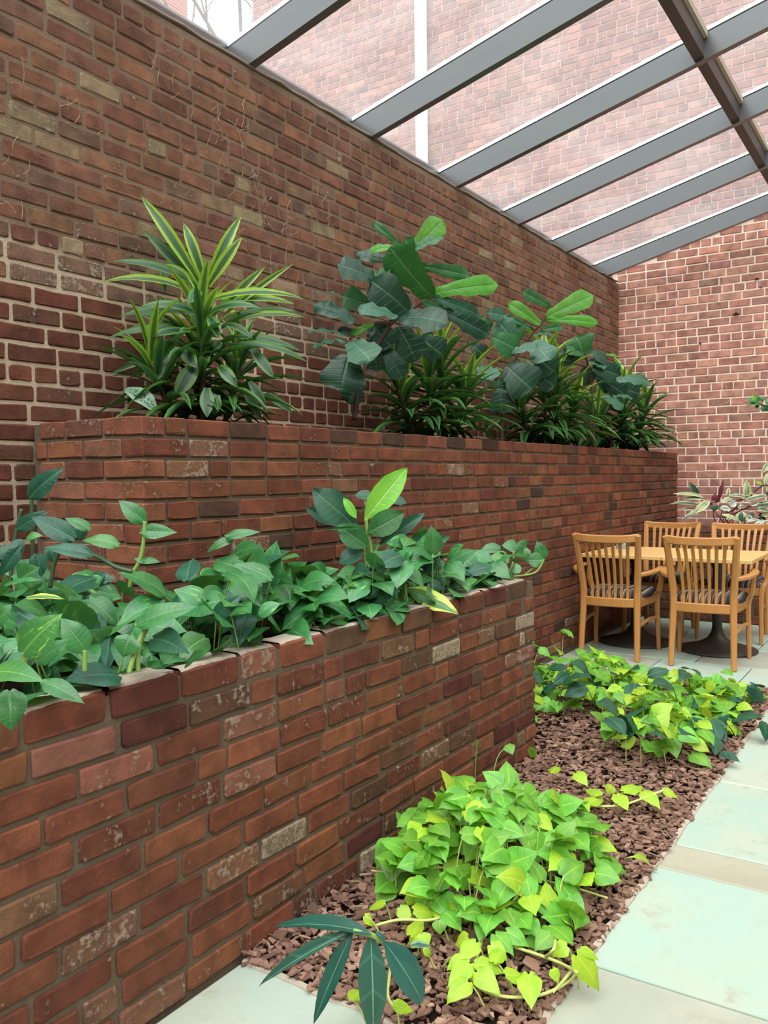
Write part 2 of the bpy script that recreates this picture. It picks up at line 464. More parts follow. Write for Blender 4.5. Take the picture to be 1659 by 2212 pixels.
# ------------------------------------------------------------------ back wall
wall_back = structure(box('wall_back', -9.3, 3.4, YB + .0045, YB + .25, -.1, 3.3, M_MORTAR_BACK), 'back brick wall with pale mortar joints')
V = [(x, y, z) for y in (YB + .0045, YB + .25) for x, z in ((-2.95, 3.3), (3.4, 3.3), (3.4, roof_z(3.4) + .12), (-2.95, roof_z(-2.95) + .12))]
obj('upper_mortar', mesh_data('upper_mortar', V, [(0, 1, 2, 3), (7, 6, 5, 4), (3, 2, 6, 7), (1, 5, 6, 2), (0, 3, 7, 4)], mats=[M_MORTAR_BACK]), wall_back)
rb = random.Random(8)
rows_b = make_rows(XL - .02, .25, .45, 4.35, .0805, .0115, rb, header_every=6, mixed=.02, stretch=.196)
hid_back = lambda c: c.z > roof_z(c.x) + .13 or (c.x < -2.33 and c.z < 1.5) or c.z < .8
lay_bricks(wall_back, (0, YB, 0), (1, 0, 0), (0, -1, 0), rows_b, lambda u, z, r: weighted(PAL_BACK, r, 1.3, .26, (1, 1.14, 1.06)), M_BRICK_OLD, 22, D=.06, rough=.002, hid=hid_back, jit=.0015)
M_RUST = mat_simple('rusty_iron', srgb(70, 42, 30), .8, .3)
for x, z, s in [(-1.70, 2.895, .03), (-1.51, 3.21, .02), (-1.36, 1.245, .012), (-2.04, 2.63, .014), (-1.47, 3.12, .012)]:
    mb = MB(); mb.add(tube([(x, YB + .01, z), (x, YB - .03, z), (x + .004, YB - .045, z - .02)], s * .3, 6))
    mb.add(sweep([(x - s, YB - .006, z - s * .5), (x + s, YB - .006, z - s * .45)], (.008, s * .5)))
    mb.build('wall_spike', M_RUST, wall_back)
wall_right = structure(box('wall_right', 3.2, 3.45, -3.1, YB, -.1, 3.9, M_TEX_Y), 'unseen brick wall on the right, added to keep out side light')  # out of view; added and raised so low sky light stays out
wall_front = structure(box('wall_front', -3.1, 3.4, -3.3, -3.05, -.1, 3.3, M_TEX_X), 'unseen brick wall behind the viewpoint, added to keep out low light')  # also unseen, added so that light enters mainly through the roof

# ------------------------------------------------------------------ brick planters
def planter(label):
    e = empty('brick_planter'); return tag(e, label, 'planter')
JT = .0125
# upper planter: front face x -2.258, near end y 1.942, top 1.525
XU, YU, ZU = -2.258, 1.942, 1.527
up_p = planter('tall brick planter along the left wall holding the figs and striped dracaenas')
bm = box_bm(bmesh.new(), XU - .10, XU - .008, YU + .008, YB - .008, -.04, ZU - .012)
box_bm(bm, XL + .008, XU - .1, YU + .008, YU + .1, -.04, ZU - .012)
obj('mortar_core', bm, up_p, M_MORTAR)
box('potting_soil', XL + .008, XU - .1, YU + .1, YB - .008, 1.2, 1.455, M_SOIL, up_p)
ru = random.Random(31)
n_c = 20
rows_u = make_rows(YU, YB - .012, ZU - n_c * CRS, ZU, CRS, JT, ru, mixed=.3, first=(.21, -.098))
hid_up = lambda c: (c.y < 3.5 and c.z < .8)
lay_bricks(up_p, (XU, 0, 0), (0, 1, 0), (1, 0, 0), rows_u, lambda u, z, r: weighted(PAL_PLANTER_B, r), M_BRICK, 33, D=.098, rough=.003, n_ind=240, hid=hid_up)
rows_e = []
for i, (zb, h, sp) in enumerate(make_rows(0, 1, ZU - n_c * CRS, ZU, CRS, JT, ru)):
    xs, x = [], (XU if i % 2 else XU - .098 - JT)
    for L in ([.2, .2, .145] if i % 2 else [.2, .2, .06]):
        a = max(x - L, XL)
        if x - a > .03: xs.append((a, x))
        x -= L + JT
    rows_e.append((zb, h, xs))
lay_bricks(up_p, (0, YU, 0), (1, 0, 0), (0, -1, 0), rows_e, lambda u, z, r: weighted([(50, (184, 104, 80), .25), (30, (166, 90, 72), .2), (10, (190, 116, 98), .5), (8, (150, 92, 80), .6)], r), M_BRICK, 34, D=.098, rough=.003, n_ind=60, hid=lambda c: c.z < .74, stuffname='end_courses')

# lower planter: front face x -1.562, far end y 3.64, top .825
XF, ZF = -1.562, .825
lo_p = planter('low brick planter in the foreground full of trailing green vines')
bm = box_bm(bmesh.new(), XF - .10, XF - .008, -1.5, PE - .008, -.04, ZF - .012)
box_bm(bm, XU + .004, XF - .1, PE - .1, PE - .008, -.04, ZF - .012)
obj('mortar_core', bm, lo_p, M_MORTAR)
bm = box_bm(bmesh.new(), XU, XF - .1, -1.5, PE - .1, .4, .75); box_bm(bm, XL + .008, XU, -1.5, YU - .006, .4, .75)
obj('potting_soil', bm, lo_p, M_SOIL)
rl = random.Random(41)
rows_f = make_rows(0.35, PE, ZF - 11 * .075, ZF - .075, .075, .0135, rl, mixed=.13, stretch=.205)
# corner bricks at the far end alternate long and short
for i, (zb, h, sp) in enumerate(rows_f):
    L = .098 if i % 2 else .2
    sp = [(a, min(b, PE - L - .0135)) for a, b in sp if a < PE - L - .05]
    rows_f[i] = (zb, h, sp + [(PE - L, PE)])
lay_bricks(lo_p, (XF, 0, 0), (0, 1, 0), (1, 0, 0), rows_f, lambda u, z, r: weighted(PAL_PLANTER, r, .58), M_BRICK, 43, D=.098, rough=.0046, n_ind=260, jit=.003)
# capping course: the bricks stand unevenly and carry a skim of old mortar on top
sp, u = [], .42
while u < PE - .1:
    L = rl.choice((.2, .205, .21, .2, .145)); sp.append((u, min(u + L, PE))); u += L + .014
rows_t = [(ZF - .075 + .0065, .068, sp)]
lay_bricks(lo_p, (XF, 0, 0), (0, 1, 0), (1, 0, 0), rows_t, lambda u, z, r: weighted(PAL_PLANTER, r, .58), M_BRICK, 44, D=.098, rough=.0045, n_ind=30, jit=.005, key='cap')
for a, b in sp:
    if b - a < .06: continue
    bm = bmesh.new(); n = 7
    ring = []
    for i in range(n + 1):
        f = i / n; y = a + .004 + (b - a - .008) * f
        ring.append([bm.verts.new((XF - .1 + .0, y, ZF - .004)), bm.verts.new((XF - .096, y, ZF + .003 + rl.uniform(0, .004))),
                     bm.verts.new((XF - .012 - rl.uniform(0, .016), y, ZF + .0035 + rl.uniform(0, .003))), bm.verts.new((XF - .006 - rl.uniform(0, .008), y, ZF - .004))])
    for i in range(n):
        for j in range(3): bm.faces.new((ring[i][j], ring[i + 1][j], ring[i + 1][j + 1], ring[i][j + 1]))
    obj('mortar_skim', bm, lo_p, M_WASH)
lay_bricks(lo_p, (0, PE, 0), (1, 0, 0), (0, 1, 0), make_rows(XU + .02, XF - .11, ZF - 11 * .075, ZF, .075, .0135, rl), lambda u, z, r: weighted(PAL_PLANTER, r, .58), M_BRICK, 45, D=.098, n_ind=0, stuffname='end_courses')

# back planter
XK0, YK, ZK = XU + .004, 7.74, .855
bk_p = planter('back brick planter behind the tables with pink-striped foliage')
bm = box_bm(bmesh.new(), XK0, 1.6, YK + .008, YK + .1, -.04, ZK - .008); obj('mortar_core', bm, bk_p, M_MORTAR)
box('potting_soil', XK0, 1.6, YK + .1, YB - .008, .5, .78, M_SOIL, bk_p)
rk = random.Random(51)
rows_k = make_rows(XK0, .1, ZK - 11 * .0775, ZK, .0775, .0115, rk, mixed=.08)
lay_bricks(bk_p, (0, YK, 0), (1, 0, 0), (0, -1, 0), rows_k, lambda u, z, r: weighted([(50, (150, 84, 72), .1), (40, (138, 76, 66), .1), (10, (160, 98, 84), .3)], r), M_BRICK_OLD, 53, D=.098, rough=.002, n_ind=150)

# ------------------------------------------------------------------ glass roof
M_STEEL = mat_simple('dark_bronze_frame', srgb(104, 104, 106), .22, .9, .08, 12, metal=.35, bstr=.02)
M_PURL = mat_simple('brown_purlin', srgb(72, 62, 58), .5, .4, .1, 12, bstr=.03)
M_STRIP = mat_simple('white_glazing_strip', srgb(236, 240, 242), .35, .5, .03, 12, bstr=.02)
M_GASKET = mat_simple('black_gasket', srgb(38, 38, 38), .6, .4)
def mat_glass(name):
    k = NM(name); p = k.pos()
    n = k.noise(p, 1.7, 5, .6); n2 = k.noise(k.vmul(p, (3, 14, 3)), 2.0, 4, .6)
    dirt = k.math('ADD', k.math('MULTIPLY', k.ss(n, .35, .8), .045), k.math('MULTIPLY', k.ss(n2, .5, .8), .02))
    dirt = k.math('ADD', dirt, .055)
    tr = k.node('ShaderNodeBsdfTransparent'); tr.inputs[0].default_value = (.95, .975, .965, 1)
    gl = k.node('ShaderNodeBsdfGlossy'); gl.inputs['Roughness'].default_value = .06
    lw = k.node('ShaderNodeLayerWeight'); fr = k.math('ADD', k.math('MULTIPLY', k.math('POWER', lw.outputs['Facing'], 5.0), .6), .025)
    tl = k.node('ShaderNodeBsdfTranslucent'); tl.inputs[0].default_value = (.96, .97, .97, 1)
    m1 = k.node('ShaderNodeMixShader'); k.put(m1.inputs[0], fr); k.l.new(tr.outputs[0], m1.inputs[1]); k.l.new(gl.outputs[0], m1.inputs[2])
    m2 = k.node('ShaderNodeMixShader'); k.put(m2.inputs[0], dirt); k.l.new(m1.outputs[0], m2.inputs[1]); k.l.new(tl.outputs[0], m2.inputs[2])
    return k.done(m2.outputs[0])
M_GLASS = mat_glass('dusty_roof_glass')
roof = structure(empty('ceiling'), 'sloping glass roof on grey steel rafters')
XS, XE, XP, RW_, RD = XL - .19, 3.45, -1.25, .05, .15
def slab(name, x0, x1, y0, y1, o0, o1, mat, parent):
    V = [(x, y, roof_z(x) + o) for x in (x0, x1) for y in (y0, y1) for o in (o0, o1)]
    return obj(name, mesh_data(name, V, [(0, 1, 3, 2), (4, 6, 7, 5), (0, 4, 5, 1), (2, 3, 7, 6), (0, 2, 6, 4), (1, 5, 7, 3)], mats=[mat]), parent)
RY = [-2.15, -1.08, -.02, 1.05, 2.12, 3.19, 4.266, 5.33, 6.40, 7.44, 8.57]
for y in RY:
    r = slab('rafter', XS, XE, y, y + RW_, 0, RD, M_STEEL, roof)
    slab('rafter_seam', XS, XE, y + .012, y + RW_ - .012, RD, RD + .012, M_GASKET, r)
    slab('glazing_strip', XS, XE, y + .004, y + RW_ - .004, RD + .012, RD + .034, M_STRIP, r)
for a, b in zip(RY, RY[1:] + [YB + .02]):
    a2 = a + RW_
    if b - a > .5:
        slab('purlin', XP, XP + .055, a2, b, .015, RD - .005, M_PURL, roof)
        slab('purlin_gasket', XP + .055, XP + .075, a2, b, RD - .03, RD + .012, M_WASH, roof)
    slab('glass_pane', XS + .05, XP + .03, a2 - .01, b + .01, RD + .014, RD + .020, M_GLASS, roof)
    slab('glass_pane', XP + .034, XE, a2 - .01, b + .01, RD + .014, RD + .020, M_GLASS, roof)
slab('sill', XS - .05, XS + .03, -3.05, YB, -.01, RD + .052, M_GASKET, roof)
slab('sill_trim', XS + .03, XS + .055, -3.05, YB, RD - .02, RD + .03, M_STEEL, roof)
slab('back_flashing', XL - .1, XE, YB - .03, YB + .01, RD - .01, RD + .05, M_GASKET, roof)

# ------------------------------------------------------------------ outside: the tall brick building, its downpipe, a bare tree
bld = empty('brick_building'); tag(bld, 'tall red brick building beyond the glass roof with a white downpipe', 'building')
YO = YB + .07
bm = box_bm(bmesh.new(), -8.05, -.3, YO + .008, YO + .4, 3.3, 8.6); obj('mortar_core', bm, bld, mat_mortar('weathered_mortar', srgb(172, 140, 130)))
bm = box_bm(bmesh.new(), -8.05, 9, YO + .008, YO + .4, 8.6, 12.5); box_bm(bm, -.3, 9, YO + .008, YO + .4, 3.6, 8.6); obj('upper_wall', bm, bld, M_TEX_X)
box('parapet', -8.15, 9, YO - .06, YO + .4, 12.5, 12.7, M_WASH, bld)
ro = random.Random(61)
rows_o = make_rows(-8.04, -.32, 3.32, 8.6, .0805, .0115, ro, header_every=6, mixed=.03)
hid_o = lambda c: c.z < roof_z(max(c.x, XL - .1)) + .05 if c.x > XL - .2 else c.z < 3.5
lay_bricks(bld, (0, YO, 0), (1, 0, 0), (0, -1, 0), rows_o, lambda u, z, r: weighted(PAL_OUT, r, .7, .2, (1, 1, 1)), M_BRICK_OLD, 63, D=.05, rough=.002, hid=hid_o)
M_WHITE = mat_simple('white_paint', srgb(238, 238, 234), .5, .4, .05)
o = MB().add(tube([(-5.28, YO - .1, 0.2), (-5.28, YO - .1, 10.9)], .075, 14, 0)).build('downpipe', M_WHITE, bld, True)
mb = MB()
for z in (3.9, 5.9, 7.9, 9.9): mb.add(sweep([(-5.38, YO - .03, z), (-5.18, YO - .03, z)], (.06, .05)))
mb.build('pipe_bracket', M_WHITE, o)
far = tag(box('far_house', -27, -17.5, 15.5, 17, 0, 14.6, M_TEX_X), 'farther brick house seen through the top left roof pane', 'building')
rt = random.Random(4)
tree = empty('bare_tree', (-10.6, 11.6, 0)); tag(tree, 'leafless tree against the white sky beyond the top left pane', 'tree')
mbt = MB(); mbb = MB()
mbt.add(tube([(0, 0, 0), (.1, 0, 3), (-.1, .1, 9.2)], [.16, .12, .06], 8))
def twig(p, d, L, r, lev):
    q = p + d * L
    mbb.add(tube([p, p.lerp(q, .5) + Vector((rt.uniform(-.1, .1), rt.uniform(-.1, .1), 0)) * L * .3, q], [r, r * .6], 4, 1))
    if lev:
        for i in range(3):
            dd = (d + Vector((rt.uniform(-1, 1), rt.uniform(-1, 1), rt.uniform(-.4, .7))) * .8).normalized()
            twig(p.lerp(q, rt.uniform(.4, 1)), dd, L * rt.uniform(.55, .75), r * .6, lev - 1)
for i in range(7):
    a = i * .9
    twig(Vector((0, 0, 7.0 + i * .3)), Vector((math.cos(a), math.sin(a), 1.1)).normalized(), 1.9, .035, 3)
M_BARK = mat_simple('grey_bark', srgb(96, 86, 80), .9, .2)
mbt.build('trunk', M_BARK, tree, True); mbb.build('branches', M_BARK, tree, True)
# ------------------------------------------------------------------ chairs
def mat_wood(name, c1, c2):
    k = NM(name); tc = k.node('ShaderNodeTexCoord').outputs['Object']; oi = k.node('ShaderNodeObjectInfo')
    v = k.node('ShaderNodeVectorMath', operation='ADD'); k.put(v.inputs[0], tc); k.put(v.inputs[1], oi.outputs['Location'])
    n = k.noise(k.vmul(v.outputs[0], (60, 60, 9)), 1.0, 4, .6); n2 = k.noise(v.outputs[0], 6, 2)
    c = k.mix(n, c1, c2); c = k.mix(k.math('MULTIPLY', n2, .25), c, tuple(x * .7 for x in c1))
    return k.done(k.bsdf(c, .38, .5, bump=n, bstr=.04, bdist=.002))
M_WOOD = mat_wood('honey_maple', srgb(194, 138, 80), srgb(172, 115, 60))
M_TOP = mat_wood('maple_tabletop', srgb(226, 186, 124), srgb(212, 168, 106))
def mat_stripe():
    k = NM('striped_upholstery'); tc = k.node('ShaderNodeTexCoord').outputs['Object']
    s = k.node('ShaderNodeSeparateXYZ'); k.put(s.inputs[0], tc)
    x = k.math('ADD', s.outputs['X'], k.math('MULTIPLY', k.noise(tc, 90, 2), .003))
    f = k.math('FRACT', k.math('MULTIPLY', k.math('ADD', x, 1.0), 1 / .115))
    navy, grey, tan, brown, black = srgb(60, 58, 64), srgb(104, 98, 98), srgb(184, 160, 132), srgb(96, 78, 68), srgb(44, 42, 44)
    c = k.ramp(f, [(0, navy), (.16, grey), (.22, black), (.34, brown), (.42, tan), (.47, grey), (.55, navy), (.66, black), (.74, tan), (.78, brown), (.86, grey), (.93, navy)], True)
    n = k.noise(tc, 500, 2)
    return k.done(k.bsdf(c, .95, .15, bump=n, bstr=.4, bdist=.002))
M_SEAT = mat_stripe()
M_CAST = mat_simple('dark_cast_iron', srgb(58, 52, 48), .5, .5, .3, 40, bstr=.2)

def chair(label, x, y, rz, proto=None):
    if proto:
        r = proto.copy(); C.objects.link(r)
        for ch in list(proto.children):
            c = ch.copy(); C.objects.link(c); c.parent = r
            for g in ch.children:
                d = g.copy(); C.objects.link(d); d.parent = c
        r.location = (x, y, 0); r.rotation_euler = (0, 0, rz); r['label'] = label
        return r
    t = tag(empty('armchair', (x, y, 0), rz), label, 'chair', 'wooden armchairs around the tables')
    posts = {}
    for s in (-1, 1):
        # back post: leg below, lumbar curve above, one sawn piece
        P = [(.200 * s, -.235, 0), (.196 * s, -.218, .2), (.190 * s, -.197, .40), (.192 * s, -.196, .50), (.202 * s, -.222, .62), (.213 * s, -.262, .76), (.224 * s, -.305, .885)]
        posts[(s, 0)] = MB().add(sweep(P, [(.034, .032), (.040, .042), (.046, .046), (.046, .046), (.042, .040), (.038, .034)], hint=(0, 1, 0), smooth_path=1)).build('back_post', M_WOOD, t)
        P = [(.236 * s, .235, 0), (.232 * s, .222, .2), (.226 * s, .212, .37), (.236 * s, .200, .43), (.258 * s, .178, .47), (.270 * s, .165, .54), (.270 * s, .158, .612)]
        posts[(s, 1)] = MB().add(sweep(P, [(.026, .026), (.034, .036), (.042, .044), (.040, .050), (.032, .046), (.028, .038)], hint=(0, 1, 0), smooth_path=1)).build('front_leg', M_WOOD, t)
        P = [(.206 * s, -.222, .606), (.252 * s, -.175, .612), (.286 * s, -.08, .620), (.296 * s, .02, .626), (.288 * s, .12, .630), (.268 * s, .192, .628)]
        MB().add(sweep(P, [(.026, .030), (.044, .028), (.052, .026), (.048, .026), (.036, .024)], smooth_path=1)).build('arm', M_WOOD, t)
        MB().add(sweep([(.194 * s, -.19, .402), (.21 * s, 0, .400), (.222 * s, .205, .398)], (.026, .062), smooth_path=1)).build('side_rail', M_WOOD, t)
        MB().add(sweep([(.197 * s, -.215, .235), (.213 * s, 0, .262), (.230 * s, .218, .250)], (.018, .026), smooth_path=1)).build('side_stretcher', M_WOOD, t)
    MB().add(sweep([(-.185, -.198, .402), (-.09, -.222, .402), (.09, -.222, .402), (.185, -.198, .402)], (.024, .064), smooth_path=2)).build('rear_rail', M_WOOD, t)
    MB().add(sweep([(-.215, .215, .398), (0, .238, .398), (.215, .215, .398)], (.024, .060), smooth_path=1)).build('front_rail', M_WOOD, t)
    MB().add(sweep([(-.228, -.292, .868), (-.12, -.328, .856), (.12, -.328, .856), (.228, -.292, .868)], (.026, .056), smooth_path=2)).build('top_rail', M_WOOD, t)
    for i in range(7):
        f = -1 + (i + 1) * .25
        bow = (1 - f * f)
        P = [(.165 * f, -.196 - .02 * bow, .41), (.168 * f, -.188 - .022 * bow, .50), (.178 * f, -.214 - .026 * bow, .62), (.190 * f, -.252 - .03 * bow, .74), (.205 * f, -.292 - .034 * bow, .85)]
        MB().add(sweep(P, [(.019, .012), (.021, .012), (.024, .012)], hint=(0, 1, 0), smooth_path=1)).build('slat', M_WOOD, t)
    # upholstered seat: a soft pillow over the rails
    nu, nv_ = 14, 14; V, Fc = [], []
    for i in range(nu + 1):
        for j in range(nv_ + 1):
            a, b = -1 + 2 * i / nu, -1 + 2 * j / nv_
            e = (abs(a) ** 5 + abs(b) ** 5) ** .2
            sx = a * (1 if e <= 1 else 1 / e); sy = b * (1 if e <= 1 else 1 / e)
            hw = .215 + .035 * (sy + 1) / 2
            m = max(0, 1 - max(abs(sx), abs(sy)) ** 4)
            V.append((sx * hw, -.185 + (sy + 1) / 2 * .43, .432 + .058 * m ** .45))
    for i in range(nu):
        for j in range(nv_):
            q = i * (nv_ + 1) + j; Fc.append((q, q + nv_ + 1, q + nv_ + 2, q + 1))
    bm = bmesh.new(); me = mesh_data('seat', V, Fc); bm.from_mesh(me); bpy.data.meshes.remove(me)
    ed = [e for e in bm.edges if e.is_boundary]
    r = bmesh.ops.extrude_edge_only(bm, edges=ed)
    for v in [g for g in r['geom'] if isinstance(g, bmesh.types.BMVert)]: v.co.z = .422; v.co.x *= .95; v.co.y = v.co.y * .95
    for f in bm.faces: f.smooth = True
    obj('seat_cushion', bm, t, M_SEAT)
    for s, yy in ((-1, -.235), (1, -.235), (-1, .235), (1, .235)):
        MB().add(tube([((.2 if yy < 0 else .236) * s, yy, 0), ((.2 if yy < 0 else .236) * s, yy, .008)], .012, 8, 0)).build('glide', M_GASKET, posts[(s, 1 if yy > 0 else 0)])
    return t
ch = chair('wooden armchair nearest the long brick wall, slatted back toward the bark bed', -1.945, 6.045, math.radians(2))
chair('wooden armchair on the near side of the right table, back toward the bark bed', -1.322, 6.075, math.radians(3), ch)
chair('wooden armchair on the far side of the left table, partly hidden behind it', -1.925, 7.12, PI + math.radians(-2), ch)
chair('wooden armchair on the far side of the right table beside the picture edge', -1.345, 7.10, PI, ch)

# ------------------------------------------------------------------ tables
def table(label, x, y, w, d, proto=None):
    t = tag(empty('pedestal_table', (x, y, 0)), label, 'table', 'square maple pedestal tables')
    box('tabletop', -w / 2, w / 2, -d / 2, d / 2, .682, .712, M_TOP, t, .004)
    n = 32
    prof = [(0, .0), (.275, .0), (.282, .006), (.279, .014), (.22, .030), (.13, .055), (.07, .090), (.042, .135), (.034, .18), (.034, .60), (.05, .66), (.13, .674), (.13, .682), (0, .682)]
    def lathe(pr):
        V = [(r * math.cos(2 * PI * k / n), r * math.sin(2 * PI * k / n), z) for r, z in pr for k in range(n)]
        F_ = [(i * n + k, i * n + (k + 1) % n, (i + 1) * n + (k + 1) % n, (i + 1) * n + k) for i in range(len(pr) - 1) for k in range(n)]
        return V, F_
    MB().add(lathe([(.0001, 0)] + prof[1:9])).build('pedestal_base', M_CAST, t, True)
    MB().add(lathe(prof[8:11])).build('column', M_CAST, t, True)
    MB().add(lathe(prof[10:13] + [(.0001, .682)])).build('top_plate', M_CAST, t, True)
    return t
table('square maple table touching the long brick wall', -1.956, 6.515, .592, .77)
table('square maple table away from the wall, second of the joined pair', -1.352, 6.505, .606, .78)
# small caddy on the left table
M_CARD = mat_simple('white_card', srgb(240, 240, 236), .6, .3, .03)
M_GREEN = mat_simple('green_card', srgb(92, 140, 92), .6, .3, .03)
cad = tag(empty('table_caddy', (-2.09, 6.60, .712), .2), 'small white and grey caddy of packets on the table by the wall', 'caddy')
MB().add(sweep([(0, 0, 0), (0, 0, .04)], (.09, .05), hint=(0, 1, 0))).build('tray', mat_simple('grey_plastic', srgb(150, 152, 150), .5, .4), cad)
for i in range(6):
    box('packet', -.036 + i * .012, -.027 + i * .012, -.018, .018, .01, .075 + .004 * (i % 3), M_CARD if i % 3 else M_GREEN, cad)

# ------------------------------------------------------------------ bark mulch
def mat_bark():
    k = NM('bark_mulch'); p = k.pos(); g = k.node('ShaderNodeNewGeometry')
    r = g.outputs['Random Per Island']; n = k.noise(k.vmul(p, (1, 1, 1)), 120, 4, .65)
    c = k.ramp(r, [(0, srgb(94, 70, 60)), (.3, srgb(132, 100, 86)), (.6, srgb(156, 121, 104)), (.85, srgb(118, 88, 76)), (1, srgb(186, 152, 128))])
    c = k.mix(k.math('MULTIPLY', n, .4), c, k.mix(1.0, c, (.45, .42, .4), 'MULTIPLY'))
    return k.done(k.bsdf(c, .85, .25, bump=n, bstr=.4, bdist=.004))
M_MULCH = mat_bark()
bedo = tag(empty('bark_bed', (0, 0, 0)), 'sunken ground bed covered in brown bark chips beside the planter', 'flower bed')
bm = box_bm(bmesh.new(), BX0 - .01, BX1, BY0, BY1, -.045, -.012); box_bm(bm, XU, BX0, PE, BY1, -.045, -.012)
obj('potting_soil', bm, bedo, M_SOIL)
rm = np.random.RandomState(9)
Vs, Fs, off = [], [], 0
def chips(n, xr, yr, lo, hi, dens=None):
    global off
    for i in range(n):
        x, y = rm.uniform(*xr), rm.uniform(*yr)
        if x < BX0 - .0 and y < PE + .005: continue
        L = rm.uniform(lo, hi) * rm.choice((.8, 1.0, 1.35)); W = L * rm.uniform(.4, .8); T = rm.uniform(.0025, .006); m = rm.randint(5, 7)
        an = np.sort(rm.uniform(0, 2 * PI, m) * .35 + np.arange(m) * 2 * PI / m)
        px, py = np.cos(an) * L * .5 * rm.uniform(.75, 1.1, m), np.sin(an) * W * .5 * rm.uniform(.75, 1.1, m)
        top = np.stack([px * .92, py * .92, np.full(m, T)], 1); bot = np.stack([px, py, np.zeros(m)], 1)
        V = np.concatenate([top, bot])
        V[:, 2] += (V[:, 0] ** 2) * rm.uniform(-4, 4)
        a, tx, ty = rm.uniform(0, 2 * PI), rm.normal(0, .24), rm.normal(0, .24)
        Rm = np.array((Matrix.Rotation(a, 3, 'Z') @ Matrix.Rotation(tx, 3, 'X') @ Matrix.Rotation(ty, 3, 'Y')))
        V = V @ Rm.T + np.array([x, y, max(.002, -.004 + rm.uniform(0, .022) + abs(ty) * L * .25)])
        if x < BX0 + L * .4 and y < PE: V[:, 0] += max(0, BX0 + .002 - V[:, 0].min())
        Vs.append(V); Fs.append(tuple(range(off, off + m)))
        Fs.extend((off + q, off + m + q, off + m + (q + 1) % m, off + (q + 1) % m) for q in range(m)); off += 2 * m
chips(6200, (BX0, BX1 + .012), (BY0 - .012, 3.3), .016, .046)
chips(5600, (BX0, BX1 + .012), (3.3, BY1 + .01), .020, .050)
chips(3000, (XU, BX0), (PE, BY1), .022, .05)
Fs = [tuple(reversed(f)) if len(f) > 4 else f for f in Fs]
mu = obj('bark_mulch', mesh_data('bark_mulch', np.concatenate(Vs), Fs, mats=[M_MULCH]), bedo); mu['kind'] = 'stuff'
# ragged light mortar edge of the paving along the bed
rg = random.Random(77); mb = MB()
mb.add(sweep([(BX1 + .006 + rg.uniform(-.006, .005), 1.83 + i * .05, -.004 + rg.uniform(-.003, .002)) for i in range(72)], (.022, .02)))
mb.add(sweep([(BX0 + .01 + i * .05, BY0 - .004 + rg.uniform(-.006, .006), -.004 + rg.uniform(-.003, .002)) for i in range(16)], (.02, .02)))
mb.build('mortar_edge', M_WASH, floor)

